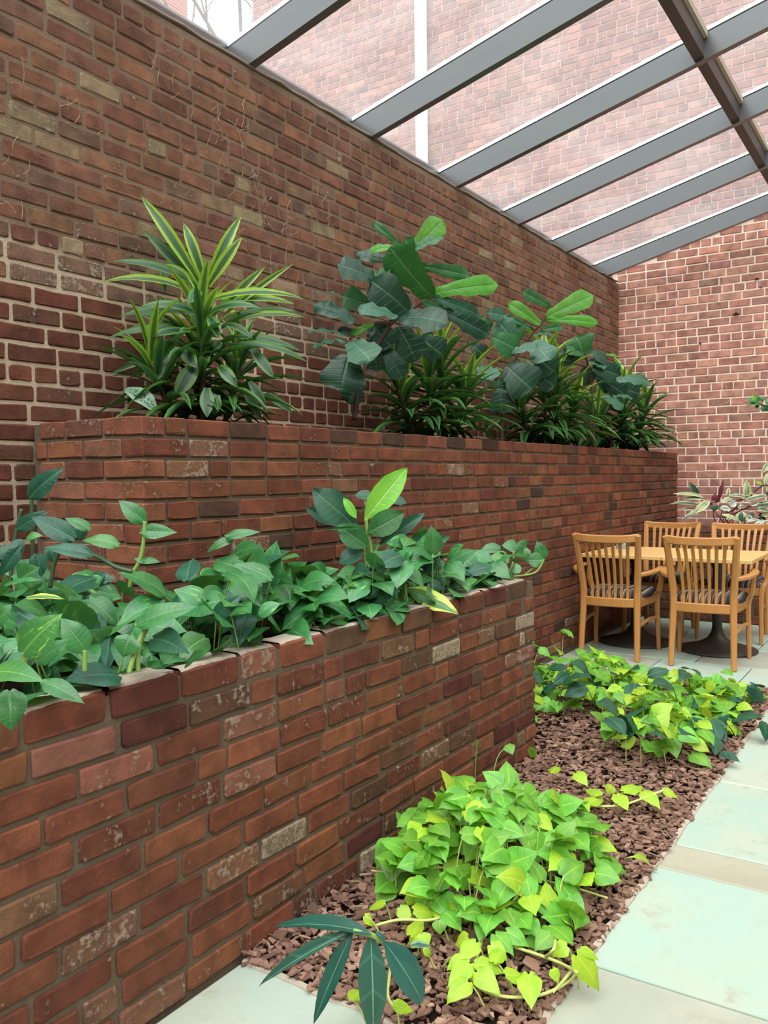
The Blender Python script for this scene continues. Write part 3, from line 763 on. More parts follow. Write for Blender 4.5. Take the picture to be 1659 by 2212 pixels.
# ------------------------------------------------------------------ measured leaf positions: base, tip, facing, width, tone
# ------------------------------------------------------------------ leaves
def mat_leaf(name, base, dark=None, vein=None, margin=None, splash=None, rough=.35, trans=.22, tcol=None, mode='plain', veins=9, spec=.5, hv=.10, bstr=.25, tip=None):
    """pattern follows the leaf's own UV: u across, v from stalk to tip"""
    k = NM(name); uv = k.node('ShaderNodeUVMap').outputs[0]; oi = k.node('ShaderNodeObjectInfo'); rnd = oi.outputs['Random']
    s = k.node('ShaderNodeSeparateXYZ'); k.put(s.inputs[0], uv); u, v = s.outputs['X'], s.outputs['Y']
    au = k.math('MULTIPLY', k.math('ABSOLUTE', k.math('SUBTRACT', u, .5)), 2.0)
    cb = k.node('ShaderNodeCombineXYZ'); k.put(cb.inputs[0], u); k.put(cb.inputs[1], v); k.put(cb.inputs[2], k.math('MULTIPLY', rnd, 37.0))
    c = base
    if dark: c = k.mix(k.ss(k.noise(cb.outputs[0], 2.2, 3), .35, .7), base, dark)
    lat = k.math('FRACT', k.math('ADD', k.math('MULTIPLY', v, float(veins)), k.math('MULTIPLY', au, -.8 * veins / 9))) if mode != 'para' else k.math('FRACT', k.math('MULTIPLY', au, 7.0))
    line = k.ss(k.math('ABSOLUTE', k.math('SUBTRACT', lat, .5)), .09, .02) if mode != 'strap' else None
    if mode == 'strap':
        st = k.ss(k.noise(k.vmul(cb.outputs[0], (16, .8, 1)), 1.0, 2), .45, .6)
        c = k.mix(k.math('MULTIPLY', st, k.ss(au, .9, .2)), c, dark or base)
        th = k.math('ADD', .50, k.math('MULTIPLY', rnd, .16))
        c = k.mix(k.ss(k.math('SUBTRACT', au, th), -.03, .05), c, margin)
        c = k.mix(k.math('MULTIPLY', k.ss(k.math('ABSOLUTE', k.math('SUBTRACT', au, k.math('SUBTRACT', th, .07))), .06, .02), .8), c, vein)
    elif mode == 'splash':
        n = k.noise(k.vmul(cb.outputs[0], (7, 2.2, 1)), 1.0, 4, .6)
        th = k.math('SUBTRACT', .78, k.math('MULTIPLY', rnd, .20))
        c = k.mix(k.ss(k.math('SUBTRACT', n, th), -.02, .05), c, splash)
    elif mode == 'cream':
        n = k.noise(k.vmul(cb.outputs[0], (5, 1.0, 1)), 1.0, 3, .55)
        f = k.ss(k.math('ADD', n, k.math('MULTIPLY', au, .42)), .66, .74)
        c = k.mix(f, c, splash)
    elif mode == 'pewter':
        n = k.noise(k.vmul(cb.outputs[0], (7, 14, 1)), 1.0, 4, .6)
        c = k.mix(k.math('MULTIPLY', k.ss(n, .46, .56), k.ss(au, .75, .35)), splash, c)
    if tip: c = k.mix(k.ss(k.math('ADD', v, k.math('MULTIPLY', k.noise(cb.outputs[0], 6, 2), .1)), .94, 1.02), c, tip)
    if line is not None and vein:
        c = k.mix(k.math('MULTIPLY', line, .07 if mode == 'para' else .13), c, vein)
        c = k.mix(k.math('MULTIPLY', k.ss(au, .075, .02), .75), c, vein)
    hsv = k.node('ShaderNodeHueSaturation'); k.put(hsv.inputs['Color'], c)
    k.put(hsv.inputs['Value'], k.math('ADD', 1 - hv, k.math('MULTIPLY', rnd, 2 * hv)))
    k.put(hsv.inputs['Hue'], k.math('ADD', .5 - .010, k.math('MULTIPLY', rnd, .020)))
    c = hsv.outputs[0]
    hgt = k.math('ADD', k.math('MULTIPLY', line, -.5), k.math('MULTIPLY', k.ss(au, .12, .0), -.8)) if line is not None else k.noise(k.vmul(cb.outputs[0], (30, 1, 1)), 1.0, 2)
    b = k.bsdf(c, rough, spec, bump=hgt, bstr=bstr, bdist=.004)
    tl = k.node('ShaderNodeBsdfTranslucent'); k.put(tl.inputs[0], k.mix(.5, c, tcol or margin or splash or base))
    m = k.node('ShaderNodeMixShader'); m.inputs[0].default_value = trans
    k.l.new(b, m.inputs[1]); k.l.new(tl.outputs[0], m.inputs[2])
    return k.done(m.outputs[0])
LIME2 = srgb(118, 182, 60)
ML = {
 'lime': mat_leaf('lime_leaf', LIME2, srgb(92, 156, 58), srgb(170, 212, 90), trans=.33, tcol=srgb(170, 220, 50), rough=.38, hv=.14),
 'yellow': mat_leaf('yellow_lime_leaf', srgb(176, 208, 56), srgb(150, 196, 54), srgb(200, 222, 100), trans=.35, tcol=srgb(200, 225, 50), rough=.4, hv=.12),
 'pothos': mat_leaf('pothos_leaf', srgb(60, 124, 66), srgb(44, 102, 60), srgb(98, 146, 82), splash=srgb(126, 168, 74), mode='splash', trans=.16, tcol=srgb(110, 170, 50), rough=.30, hv=.16),
 'pothos_v': mat_leaf('marbled_pothos_leaf', srgb(58, 116, 60), srgb(74, 130, 62), srgb(120, 168, 84), splash=srgb(146, 184, 84), mode='splash', trans=.2, tcol=srgb(140, 190, 50), rough=.32),
 'deep': mat_leaf('deep_green_leaf', srgb(42, 88, 66), srgb(32, 70, 54), srgb(74, 118, 86), trans=.1, tcol=srgb(70, 130, 40), rough=.32, spec=.3),
 'fig_b': mat_leaf('backlit_fig_leaf', srgb(98, 168, 56), srgb(82, 150, 50), srgb(64, 116, 46), trans=.42, tcol=srgb(130, 200, 40), rough=.4, veins=6, bstr=.5),  # light shining through the leaf is put into this brighter green
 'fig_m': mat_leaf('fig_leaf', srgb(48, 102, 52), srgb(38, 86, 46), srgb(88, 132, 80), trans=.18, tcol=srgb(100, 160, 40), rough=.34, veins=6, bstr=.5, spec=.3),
 'fig_d': mat_leaf('shaded_fig_leaf', srgb(30, 66, 46), srgb(24, 54, 40), srgb(66, 102, 72), trans=.08, tcol=srgb(70, 130, 40), rough=.30, veins=6, bstr=.5, spec=.3),  # deep shade among the fig leaves put into a darkened green
 'fig_l': mat_leaf('sky_sheen_fig_leaf', srgb(52, 96, 72), srgb(42, 82, 60), srgb(92, 132, 98), trans=.1, tcol=srgb(90, 150, 60), rough=.32, veins=6, bstr=.5, spec=.3),  # paler bluish tone mostly stands for sky gloss on the leaf
 'drac_b': mat_leaf('bright_striped_leaf', srgb(60, 108, 48), srgb(42, 84, 46), srgb(190, 206, 120), srgb(150, 194, 48), mode='strap', trans=.34, rough=.36),
 'drac_m': mat_leaf('shaded_striped_leaf', srgb(44, 86, 48), srgb(32, 66, 42), srgb(120, 150, 92), srgb(74, 124, 48), mode='strap', trans=.2, rough=.34),  # shade on the lower leaves put into darker blade and margin colours
 'phil_b': mat_leaf('young_philodendron_leaf', srgb(132, 200, 70), srgb(118, 186, 62), srgb(200, 232, 140), trans=.3, tcol=srgb(160, 220, 50), rough=.35, veins=8, bstr=.4),
 'phil_y': mat_leaf('yellowing_leaf', srgb(72, 120, 66), srgb(60, 106, 60), srgb(130, 168, 96), splash=srgb(190, 206, 90), mode='cream', trans=.2, rough=.35),
 'tan': mat_leaf('dry_leaf', srgb(196, 158, 84), srgb(170, 128, 66), srgb(210, 180, 110), trans=.15, rough=.7),
 'ginger': mat_leaf('ginger_leaf', srgb(38, 82, 72), srgb(30, 70, 62), srgb(96, 146, 120), trans=.1, tcol=srgb(90, 150, 60), rough=.34, mode='para', veins=26, bstr=.12, spec=.3),
 'ginger_v': mat_leaf('streaked_ginger_leaf', srgb(44, 94, 82), srgb(36, 82, 74), srgb(128, 176, 150), splash=srgb(206, 214, 110), mode='splash', trans=.12, rough=.34, bstr=.05, veins=3, spec=.3),
 'ginger_t': mat_leaf('brown_tipped_ginger_leaf', srgb(46, 96, 84), srgb(38, 84, 76), srgb(96, 146, 120), trans=.1, rough=.34, mode='para', veins=26, bstr=.12, tip=srgb(196, 150, 90), spec=.3),
 'ginger_w': mat_leaf('white_lined_ginger_leaf', srgb(50, 98, 76), srgb(42, 86, 68), srgb(120, 160, 130), splash=srgb(128, 164, 132), mode='cream', trans=.12, rough=.34, bstr=.12),
 'pewter': mat_leaf('pewter_leaf', srgb(52, 92, 72), None, srgb(150, 184, 160), splash=srgb(150, 184, 160), mode='pewter', trans=.1, rough=.35),
 'stro': mat_leaf('green_cream_leaf', srgb(44, 84, 62), srgb(34, 70, 52), srgb(110, 140, 100), splash=srgb(186, 188, 150), mode='cream', trans=.15, rough=.36),
 'cream': mat_leaf('cream_leaf', srgb(84, 122, 78), srgb(176, 184, 134), srgb(190, 196, 150), splash=srgb(204, 202, 156), mode='cream', trans=.2, rough=.4),
 'white': mat_leaf('white_marbled_leaf', srgb(70, 110, 88), srgb(150, 170, 152), srgb(190, 200, 186), splash=srgb(208, 212, 198), mode='cream', trans=.15, rough=.4),
 'red': mat_leaf('burgundy_leaf', srgb(104, 34, 40), srgb(70, 26, 32), srgb(150, 70, 70), trans=.2, tcol=srgb(180, 50, 50), rough=.4),
}
M_STEM = mat_simple('green_stem', srgb(132, 164, 84), .5, .4, .2, 40)
M_STEM_L = mat_simple('pale_lime_stem', srgb(196, 206, 122), .5, .4, .2, 40)
M_STEM_D = mat_simple('dark_green_stem', srgb(64, 90, 56), .55, .4, .3, 40)
M_STEM_B = mat_simple('brown_woody_stem', srgb(78, 62, 50), .85, .2, .4, 60, bstr=.5)
M_STEM_R = mat_simple('red_stem', srgb(110, 50, 48), .55, .4, .2, 40)

PROFILE = {  # half-width along the blade, relative to its widest
 'heart': [(0, .70), (.05, .88), (.13, .98), (.24, 1.0), (.38, .93), (.54, .75), (.69, .52), (.82, .29), (.92, .11), (1, .01)],
 'ovate': [(0, .46), (.06, .70), (.16, .91), (.29, 1.0), (.43, .97), (.57, .83), (.71, .60), (.83, .35), (.93, .13), (1, .01)],
 'ellip': [(0, .12), (.1, .48), (.27, .86), (.48, 1.0), (.68, .88), (.84, .56), (.95, .22), (1, .01)],
 'lance': [(0, .14), (.08, .5), (.22, .86), (.4, 1.0), (.6, .88), (.78, .58), (.91, .26), (1, .01)],
 'strap': [(0, .5), (.08, .52), (.2, .72), (.36, .94), (.52, 1.0), (.68, .86), (.82, .56), (.93, .24), (1, .01)],
 'fiddle': [(0, .30), (.09, .52), (.2, .6), (.34, .66), (.5, .84), (.66, .98), (.82, .96), (.93, .68), (1, .14)],
}
LEAFV = {}
def leaf_mesh(kind, mat, v, bend=None):
    key = (kind, mat, v, bend)
    if key in LEAFV: return LEAFV[key]
    rng = random.Random(sum(map(ord, kind)) * 131 + v * 17)
    B = bend if bend is not None else {'heart': .9, 'ovate': .8, 'ellip': .7, 'lance': .8, 'strap': 1.0, 'fiddle': .6}[kind] * rng.uniform(.5, 1.35)
    fold = {'heart': .10, 'ovate': .17, 'ellip': .2, 'lance': .3, 'strap': .5, 'fiddle': .16}[kind] * rng.uniform(.6, 1.3)
    wav = {'fiddle': .07, 'ellip': .045}.get(kind, .02) * rng.uniform(.7, 1.3); ph = rng.uniform(0, 6)
    cols = [-1, -.66, -.3, 0, .3, .66, 1] if kind in ('heart', 'ovate', 'fiddle') else [-1, -.5, 0, .5, 1] if kind not in ('strap',) else [-1, 0, 1]
    P = PROFILE[kind]; x, z, pv = 0, 0, 0
    ctr = []
    for vv, w in P:
        dv = vv - pv; a = B / 2 - B * (pv + dv / 2)
        x += math.cos(a) * dv; z += math.sin(a) * dv; pv = vv
        ctr.append((x, z, B / 2 - B * vv))
    a0 = math.atan2(ctr[-1][1], ctr[-1][0]); L = math.hypot(ctr[-1][0], ctr[-1][1])
    V, UV, Fc = [], [], []
    asp = {'heart': .85, 'ovate': .6, 'ellip': .5, 'lance': .32, 'strap': .16, 'fiddle': .7}[kind]
    m = len(cols)
    side = rng.uniform(-.03, .03)
    for (vv, w), (cx_, cz_, ang) in zip(P, ctr):
        yx = (cx_ * math.cos(a0) + cz_ * math.sin(a0)) / L; zz = (-cx_ * math.sin(a0) + cz_ * math.cos(a0)) / L
        lobe = (.15 if kind == 'heart' else .07 if kind == 'ovate' else .02) * max(0, 1 - vv * 4.0)
        for c in cols:
            hw = w * .5 * c
            lift = (fold * abs(c) * w * .5 + wav * abs(c) * math.sin(vv * 17 + ph + (1.3 if c > 0 else 0))) * asp
            lift -= .10 * asp * w * (abs(c) ** 2) * (.6 if kind in ('heart', 'ovate', 'fiddle') else 0)
            V.append((hw + side * math.sin(vv * PI), yx - lobe * (math.sin(PI * abs(c) ** .85) - .25 * abs(c)), zz + lift)); UV.append((.5 + c / 2, vv))
    for i in range(len(P) - 1):
        for j in range(m - 1):
            q = i * m + j; Fc.append((q, q + 1, q + m + 1, q + m))
    me = mesh_data('leaf', V, Fc, UV, [ML[mat]], True)
    LEAFV[key] = me
    return me

def place_leaf(parent, kind, mat, base, tip, nrm, width, v=0, bend=None, name='leaf'):
    base, tip, nrm = Vector(base), Vector(tip), Vector(nrm)
    y = tip - base; L = y.length; y.normalize()
    z = nrm - y * nrm.dot(y)
    if z.length < .05: z = Vector((.2, -.3, 1)); z -= y * z.dot(y)
    z.normalize(); x = y.cross(z)
    o = obj(name, leaf_mesh(kind, mat, v, bend), parent)
    M = Matrix((x * width, y * L, z * L)).transposed().to_4x4(); M.translation = base
    o.matrix_basis = (Matrix.Translation(-parent.location) @ M) if parent is not None else M
    return o

def plant(name, label, cat, loc, group=None):
    return tag(empty(name, loc), label, cat, group)

def stems(parent, name, paths, r, mat, sides=6, sm=2):
    """each path a stem of its own"""
    for p in paths:
        q = [Vector(a) - parent.location for a in p]
        MB().add(tube(q, r, sides, sm)).build(name, mat, parent, True)

def petioles(parent, segs, r, mat):
    if not segs: return
    mb = MB()
    for a, b in segs:
        a, b = Vector(a) - parent.location, Vector(b) - parent.location
        mid = a.lerp(b, .55); mid.z += (b - a).length * .18
        mb.add(tube([a, mid, b], r, 4, 1))
    o = mb.build('petioles', mat, parent, True); o['kind'] = 'stuff'
rq = random.Random(2024)
def from_list(parent, L, kind, cmap, bend=None, wide=1.08):
    for i, (bx, by, bz, tx, ty, tz, nx, ny, nz, w, c) in enumerate(L):
        kd = kind if isinstance(kind, str) else kind.get(c, kind[''])
        place_leaf(parent, kd, cmap[c], (bx, by, bz), (tx, ty, tz), (nx, ny, nz), w * wide, i % 7, bend)
FIG_A = [
    (-2.43,4.031,2.573,-2.304,4.12,2.717,0.5,-0.86,-0.03,0.102,'b'),
    (-2.446,4.004,2.543,-2.292,4.11,2.632,0.44,-0.75,0.49,0.064,'m'),
    (-2.536,4.034,2.604,-2.66,3.958,2.726,0.54,-0.84,-0.03,0.041,'m'),
    (-2.488,3.938,2.552,-2.611,3.856,2.54,0.48,-0.73,0.49,0.047,'b'),
    (-2.437,4.016,2.528,-2.467,4.001,2.616,0.0,-1.0,0.03,0.081,'m'),
    (-2.344,4.066,2.292,-2.485,3.865,2.542,0.0,-1.0,0.06,0.159,'m'),
    (-2.365,4.117,2.324,-2.09,4.361,2.382,0.47,-0.88,0.04,0.092,'b'),
    (-2.49,4.182,2.505,-2.252,4.336,2.446,0.49,-0.87,0.02,0.07,'m'),
    (-2.557,3.815,2.373,-2.693,3.668,2.437,0.5,-0.71,0.5,0.129,'d'),
    (-2.513,3.977,2.471,-2.701,3.856,2.535,0.48,-0.72,0.5,0.075,'d'),
    (-2.421,3.938,2.202,-2.559,3.795,2.359,0.54,-0.84,0.04,0.154,'d'),
    (-2.478,3.946,2.456,-2.595,3.866,2.388,0.47,-0.72,0.5,0.044,'m'),
    (-2.627,3.868,2.249,-2.749,3.79,2.301,0.57,-0.82,0.05,0.108,'m'),
    (-2.612,3.709,2.13,-2.797,3.591,2.221,0.51,-0.68,0.53,0.088,'d'),
    (-2.429,3.837,2.155,-2.576,3.682,2.193,0.47,-0.71,0.53,0.072,'l'),
    (-2.421,3.85,2.152,-2.158,3.901,2.105,0.43,-0.73,0.53,0.141,'d'),
    (-2.556,3.802,2.131,-2.663,3.728,2.069,0.57,-0.82,0.08,0.033,'b'),
    (-2.633,3.669,2.049,-2.8,3.536,2.077,0.26,-0.35,0.9,0.042,'l'),
    (-2.603,3.627,2.015,-2.752,3.528,1.988,0.26,-0.35,0.9,0.055,'l'),
    (-2.563,3.605,2.011,-2.423,3.572,1.894,0.48,-0.69,0.55,0.15,'l'),
    (-2.6,3.627,1.944,-2.601,3.558,1.752,0.58,-0.8,0.13,0.194,'d'),
    (-2.61,3.888,2.136,-2.529,3.936,2.023,0.55,-0.83,0.09,0.129,'d'),
    (-2.53,4.015,2.145,-2.447,4.06,1.949,0.52,-0.85,0.1,0.144,'d'),
    (-2.455,4.129,2.091,-2.355,4.19,1.993,0.5,-0.86,0.1,0.128,'d'),
    (-2.588,3.951,2.034,-2.5,4.0,1.848,0.54,-0.84,0.12,0.096,'d'),
    (-2.639,3.922,2.028,-2.623,3.926,1.891,0.55,-0.83,0.11,0.103,'d'),
    (-2.704,3.893,1.854,-2.763,3.848,1.717,0.57,-0.81,0.15,0.096,'d'),
    (-2.365,4.116,2.301,-2.189,4.347,2.211,0.47,-0.88,0.06,0.068,'l'),
    (-2.335,4.158,2.233,-2.134,4.344,2.098,0.46,-0.88,0.07,0.086,'d'),
    (-2.429,4.097,2.282,-2.328,4.161,2.226,0.5,-0.87,0.05,0.052,'m'),
    (-2.598,3.945,2.197,-2.645,3.92,2.32,0.55,-0.83,0.05,0.13,'d'),
    (-2.652,3.65,2.261,-2.722,3.606,2.288,0.26,-0.35,0.9,0.023,'l'),
    (-2.635,3.758,2.087,-2.723,3.7,2.095,0.58,-0.81,0.08,0.04,'d'),
    (-2.661,3.891,2.115,-2.593,3.934,2.073,0.56,-0.83,0.08,0.082,'d'),
]
FIG_A_STEM = [(-2.638,3.723,1.616),(-2.628,3.753,1.829),(-2.58,3.841,2.0),(-2.531,3.929,2.146),(-2.488,4.001,2.206),(-2.407,4.133,2.299),(-2.371,4.19,2.342)]
FIG_A_BR1 = [(-2.531,3.929,2.146),(-2.582,3.847,2.147),(-2.627,3.77,2.094),(-2.657,3.719,2.048)]
FIG_A_BR2 = [(-2.548,3.954,2.152),(-2.53,3.993,2.318),(-2.507,4.037,2.458),(-2.479,4.085,2.552),(-2.474,4.097,2.602)]
FIG_B = [
    (-2.336,5.675,2.427,-2.066,5.86,2.577,0.36,-0.93,0.06,0.115,'b'),
    (-2.321,5.705,2.502,-2.486,5.601,2.607,0.39,-0.92,0.05,0.068,'m'),
    (-2.365,5.624,2.372,-2.552,5.508,2.522,0.4,-0.91,0.07,0.076,'b'),
    (-2.334,5.679,2.407,-2.033,5.875,2.381,0.35,-0.93,0.08,0.064,'b'),
    (-2.362,5.626,2.326,-2.235,5.711,2.35,0.37,-0.92,0.08,0.051,'m'),
    (-2.393,5.573,2.326,-2.574,5.459,2.434,0.41,-0.91,0.08,0.038,'m'),
    (-2.393,5.571,2.284,-2.28,5.646,2.291,0.17,-0.4,0.9,0.063,'l'),
    (-2.372,5.523,2.234,-2.241,5.482,2.09,0.32,-0.77,0.55,0.159,'l'),
    (-2.441,5.315,2.141,-2.291,5.416,2.188,0.34,-0.76,0.55,0.07,'l'),
    (-2.453,5.381,2.216,-2.545,5.328,2.366,0.42,-0.9,0.09,0.145,'l'),
    (-2.564,5.272,2.254,-2.422,5.361,2.161,0.42,-0.9,0.1,0.144,'m'),
    (-2.588,5.24,2.418,-2.498,5.298,2.393,0.43,-0.9,0.07,0.078,'l'),
    (-2.557,5.1,2.039,-2.461,5.039,1.931,0.37,-0.74,0.57,0.128,'l'),
    (-2.481,5.323,2.056,-2.314,5.364,1.885,0.41,-0.9,0.14,0.218,'d'),
    (-2.403,5.626,2.162,-2.292,5.694,2.037,0.38,-0.92,0.12,0.153,'d'),
    (-2.528,5.314,1.903,-2.519,5.312,1.73,0.42,-0.89,0.16,0.136,'d'),
    (-2.555,5.354,1.979,-2.509,5.379,1.857,0.42,-0.89,0.15,0.117,'d'),
    (-2.462,5.533,2.274,-2.495,5.516,2.371,0.41,-0.91,0.08,0.084,'m'),
    (-2.435,5.678,2.042,-2.312,5.754,1.937,0.38,-0.91,0.14,0.121,'d'),
    (-2.479,5.567,1.967,-2.446,5.585,1.881,0.4,-0.9,0.15,0.111,'d'),
    (-2.688,5.218,2.206,-2.625,5.256,2.139,0.45,-0.89,0.1,0.099,'d'),
    (-2.666,5.269,2.399,-2.61,5.302,2.307,0.45,-0.89,0.08,0.091,'m'),
]
FIG_B_STEM = [(-2.544,5.362,1.522),(-2.547,5.371,1.739),(-2.515,5.446,2.059),(-2.451,5.568,2.243),(-2.399,5.662,2.36),(-2.356,5.739,2.445)]
FIG_C = [
    (-2.515,6.901,2.318,-2.568,6.874,2.475,0.34,-0.93,0.1,0.212,'m'),
    (-2.501,6.92,2.319,-2.637,6.834,2.402,0.29,-0.78,0.55,0.132,'m'),
    (-2.487,6.939,2.34,-2.355,7.023,2.267,0.27,-0.78,0.56,0.096,'d'),
    (-2.408,7.041,2.309,-2.284,7.123,2.308,0.13,-0.41,0.9,0.056,'b'),
    (-2.479,6.946,2.259,-2.356,7.025,2.222,0.27,-0.78,0.56,0.086,'l'),
    (-2.457,6.972,2.22,-2.268,7.093,2.141,0.32,-0.94,0.13,0.137,'d'),
    (-2.218,6.854,2.081,-1.984,7.007,2.053,0.24,-0.78,0.57,0.093,'l'),
    (-2.237,6.821,1.942,-2.1,6.91,1.926,0.13,-0.4,0.91,0.074,'l'),
    (-2.296,6.742,1.945,-2.156,6.829,1.836,0.25,-0.77,0.58,0.073,'l'),
    (-2.35,7.244,2.074,-2.175,7.355,1.999,0.29,-0.94,0.15,0.135,'d'),
    (-2.409,7.169,2.103,-2.27,7.255,1.987,0.31,-0.94,0.15,0.145,'d'),
    (-2.691,6.889,2.373,-2.629,6.923,2.244,0.36,-0.93,0.12,0.164,'d'),
    (-2.356,7.104,2.23,-2.245,7.178,2.242,0.13,-0.41,0.9,0.031,'m'),
    (-2.574,7.033,2.215,-2.487,7.085,2.111,0.33,-0.93,0.14,0.144,'d'),
    (-2.478,7.153,2.147,-2.364,7.224,2.073,0.32,-0.94,0.14,0.145,'d'),
]
FIG_C_STEM = [(-2.476,7.051,1.533),(-2.488,7.059,1.965),(-2.513,7.039,2.17),(-2.536,7.017,2.333)]
PHIL = [
    (-1.942,2.812,1.133,-1.802,2.913,1.34,0.53,-0.81,0.26,0.099,'b'),
    (-1.976,2.787,1.105,-2.122,2.699,1.259,0.58,-0.77,0.27,0.127,'d'),
    (-2.092,2.831,1.105,-2.2,2.749,1.178,0.58,-0.76,0.28,0.053,'d'),
    (-1.906,2.773,1.081,-1.785,2.856,1.161,0.52,-0.8,0.29,0.098,'m'),
    (-1.89,2.745,1.029,-1.988,2.684,1.112,0.55,-0.78,0.3,0.093,'m'),
    (-1.92,2.88,1.022,-1.766,2.988,1.154,0.51,-0.81,0.3,0.06,'d'),
    (-1.842,2.87,0.989,-1.653,2.998,1.058,0.49,-0.82,0.31,0.067,'d'),
    (-1.906,2.714,1.102,-2.013,2.643,1.099,0.56,-0.77,0.3,0.012,'m'),
    (-2.093,2.956,1.225,-2.025,3.0,1.224,0.44,-0.64,0.63,0.05,'d'),
    (-1.971,3.036,1.206,-1.909,3.076,1.189,0.41,-0.65,0.64,0.046,'d'),
    (-1.702,2.717,0.877,-1.457,2.695,0.8,0.36,-0.62,0.69,0.078,'y'),
    (-1.755,2.803,0.902,-1.618,2.892,0.858,0.37,-0.63,0.68,0.054,'d'),
    (-1.777,2.731,0.939,-1.809,2.711,0.962,0.41,-0.62,0.67,0.045,'t'),
    (-1.917,2.762,1.007,-2.001,2.704,0.962,0.43,-0.6,0.67,0.078,'d'),
    (-1.864,2.796,0.991,-1.785,2.844,0.912,0.4,-0.62,0.67,0.07,'d'),
    (-1.939,2.742,1.141,-1.982,2.717,1.223,0.56,-0.78,0.27,0.035,'b'),
]
PHIL_S1 = [(-1.934,2.806,0.908),(-1.945,2.804,1.027),(-1.974,2.789,1.105)]
PHIL_S2 = [(-1.924,2.812,0.907),(-1.929,2.815,1.026),(-1.94,2.813,1.133)]
PHIL_S3 = [(-1.918,2.817,0.907),(-1.909,2.827,1.002),(-1.893,2.839,1.026)]
PHIL_S4 = [(-1.904,2.79,0.911),(-1.902,2.796,1.021),(-1.916,2.79,1.08)]
PHIL_S5 = [(-1.911,2.821,0.907),(-1.865,2.853,0.954),(-1.842,2.87,0.989)]
WALLVINE = [
    (-2.115,1.421,1.26,-2.039,1.476,1.34,0.8,-0.55,0.24,0.054,'d'),
    (-1.928,1.419,1.149,-2.024,1.359,1.208,0.78,-0.55,0.29,0.056,'d'),
    (-2.145,1.398,1.172,-2.07,1.449,1.22,0.8,-0.54,0.28,0.04,'d'),
    (-1.977,1.508,1.167,-2.036,1.471,1.198,0.61,-0.45,0.65,0.035,'m'),
    (-1.788,1.451,1.133,-1.867,1.4,1.145,0.59,-0.46,0.66,0.042,'v'),
    (-1.844,1.413,1.108,-1.952,1.342,1.128,0.61,-0.44,0.66,0.042,'d'),
    (-1.987,1.321,1.153,-1.952,1.344,1.159,0.63,-0.42,0.65,0.024,'v'),
    (-2.049,1.339,1.126,-2.093,1.306,1.048,0.8,-0.51,0.32,0.038,'d'),
    (-2.046,1.336,1.041,-2.003,1.366,1.072,0.78,-0.52,0.33,0.067,'m'),
    (-2.15,1.392,1.137,-2.13,1.404,1.104,0.8,-0.52,0.31,0.037,'d'),
    (-2.041,1.526,1.169,-2.044,1.522,1.131,0.77,-0.57,0.3,0.038,'d'),
    (-2.068,1.445,1.117,-2.056,1.451,1.07,0.78,-0.55,0.32,0.037,'d'),
    (-2.143,1.455,1.094,-2.131,1.46,1.028,0.78,-0.53,0.32,0.048,'d'),
    (-2.231,1.398,1.115,-2.207,1.412,1.072,0.8,-0.51,0.31,0.048,'d'),
]
WALLVINE_S1 = [(-2.206,1.409,1.0),(-2.201,1.417,1.114),(-2.181,1.436,1.224)]
WALLVINE_S2 = [(-2.154,1.443,0.999),(-2.154,1.45,1.142),(-2.158,1.453,1.259)]
WALLVINE_S3 = [(-1.756,1.468,1.063),(-1.793,1.445,1.074),(-1.826,1.424,1.101),(-1.844,1.413,1.108)]
WALLVINE_S4 = [(-2.022,1.41,1.011),(-2.012,1.422,1.102),(-1.971,1.451,1.145)]
SPRIG = [
    (-1.905,1.64,1.183,-1.967,1.602,1.245,0.74,-0.62,0.27,0.05,'m'),
    (-1.911,1.634,1.154,-1.825,1.691,1.15,0.71,-0.64,0.3,0.043,'l'),
    (-1.9,1.637,1.065,-1.928,1.619,1.077,0.57,-0.48,0.67,0.019,'m'),
    (-1.908,1.632,1.07,-1.864,1.661,1.065,0.56,-0.49,0.67,0.024,'m'),
]
SPRIG_S = [(-1.937,1.609,0.994),(-1.934,1.614,1.032),(-1.914,1.628,1.065),(-1.905,1.636,1.118),(-1.903,1.641,1.183)]
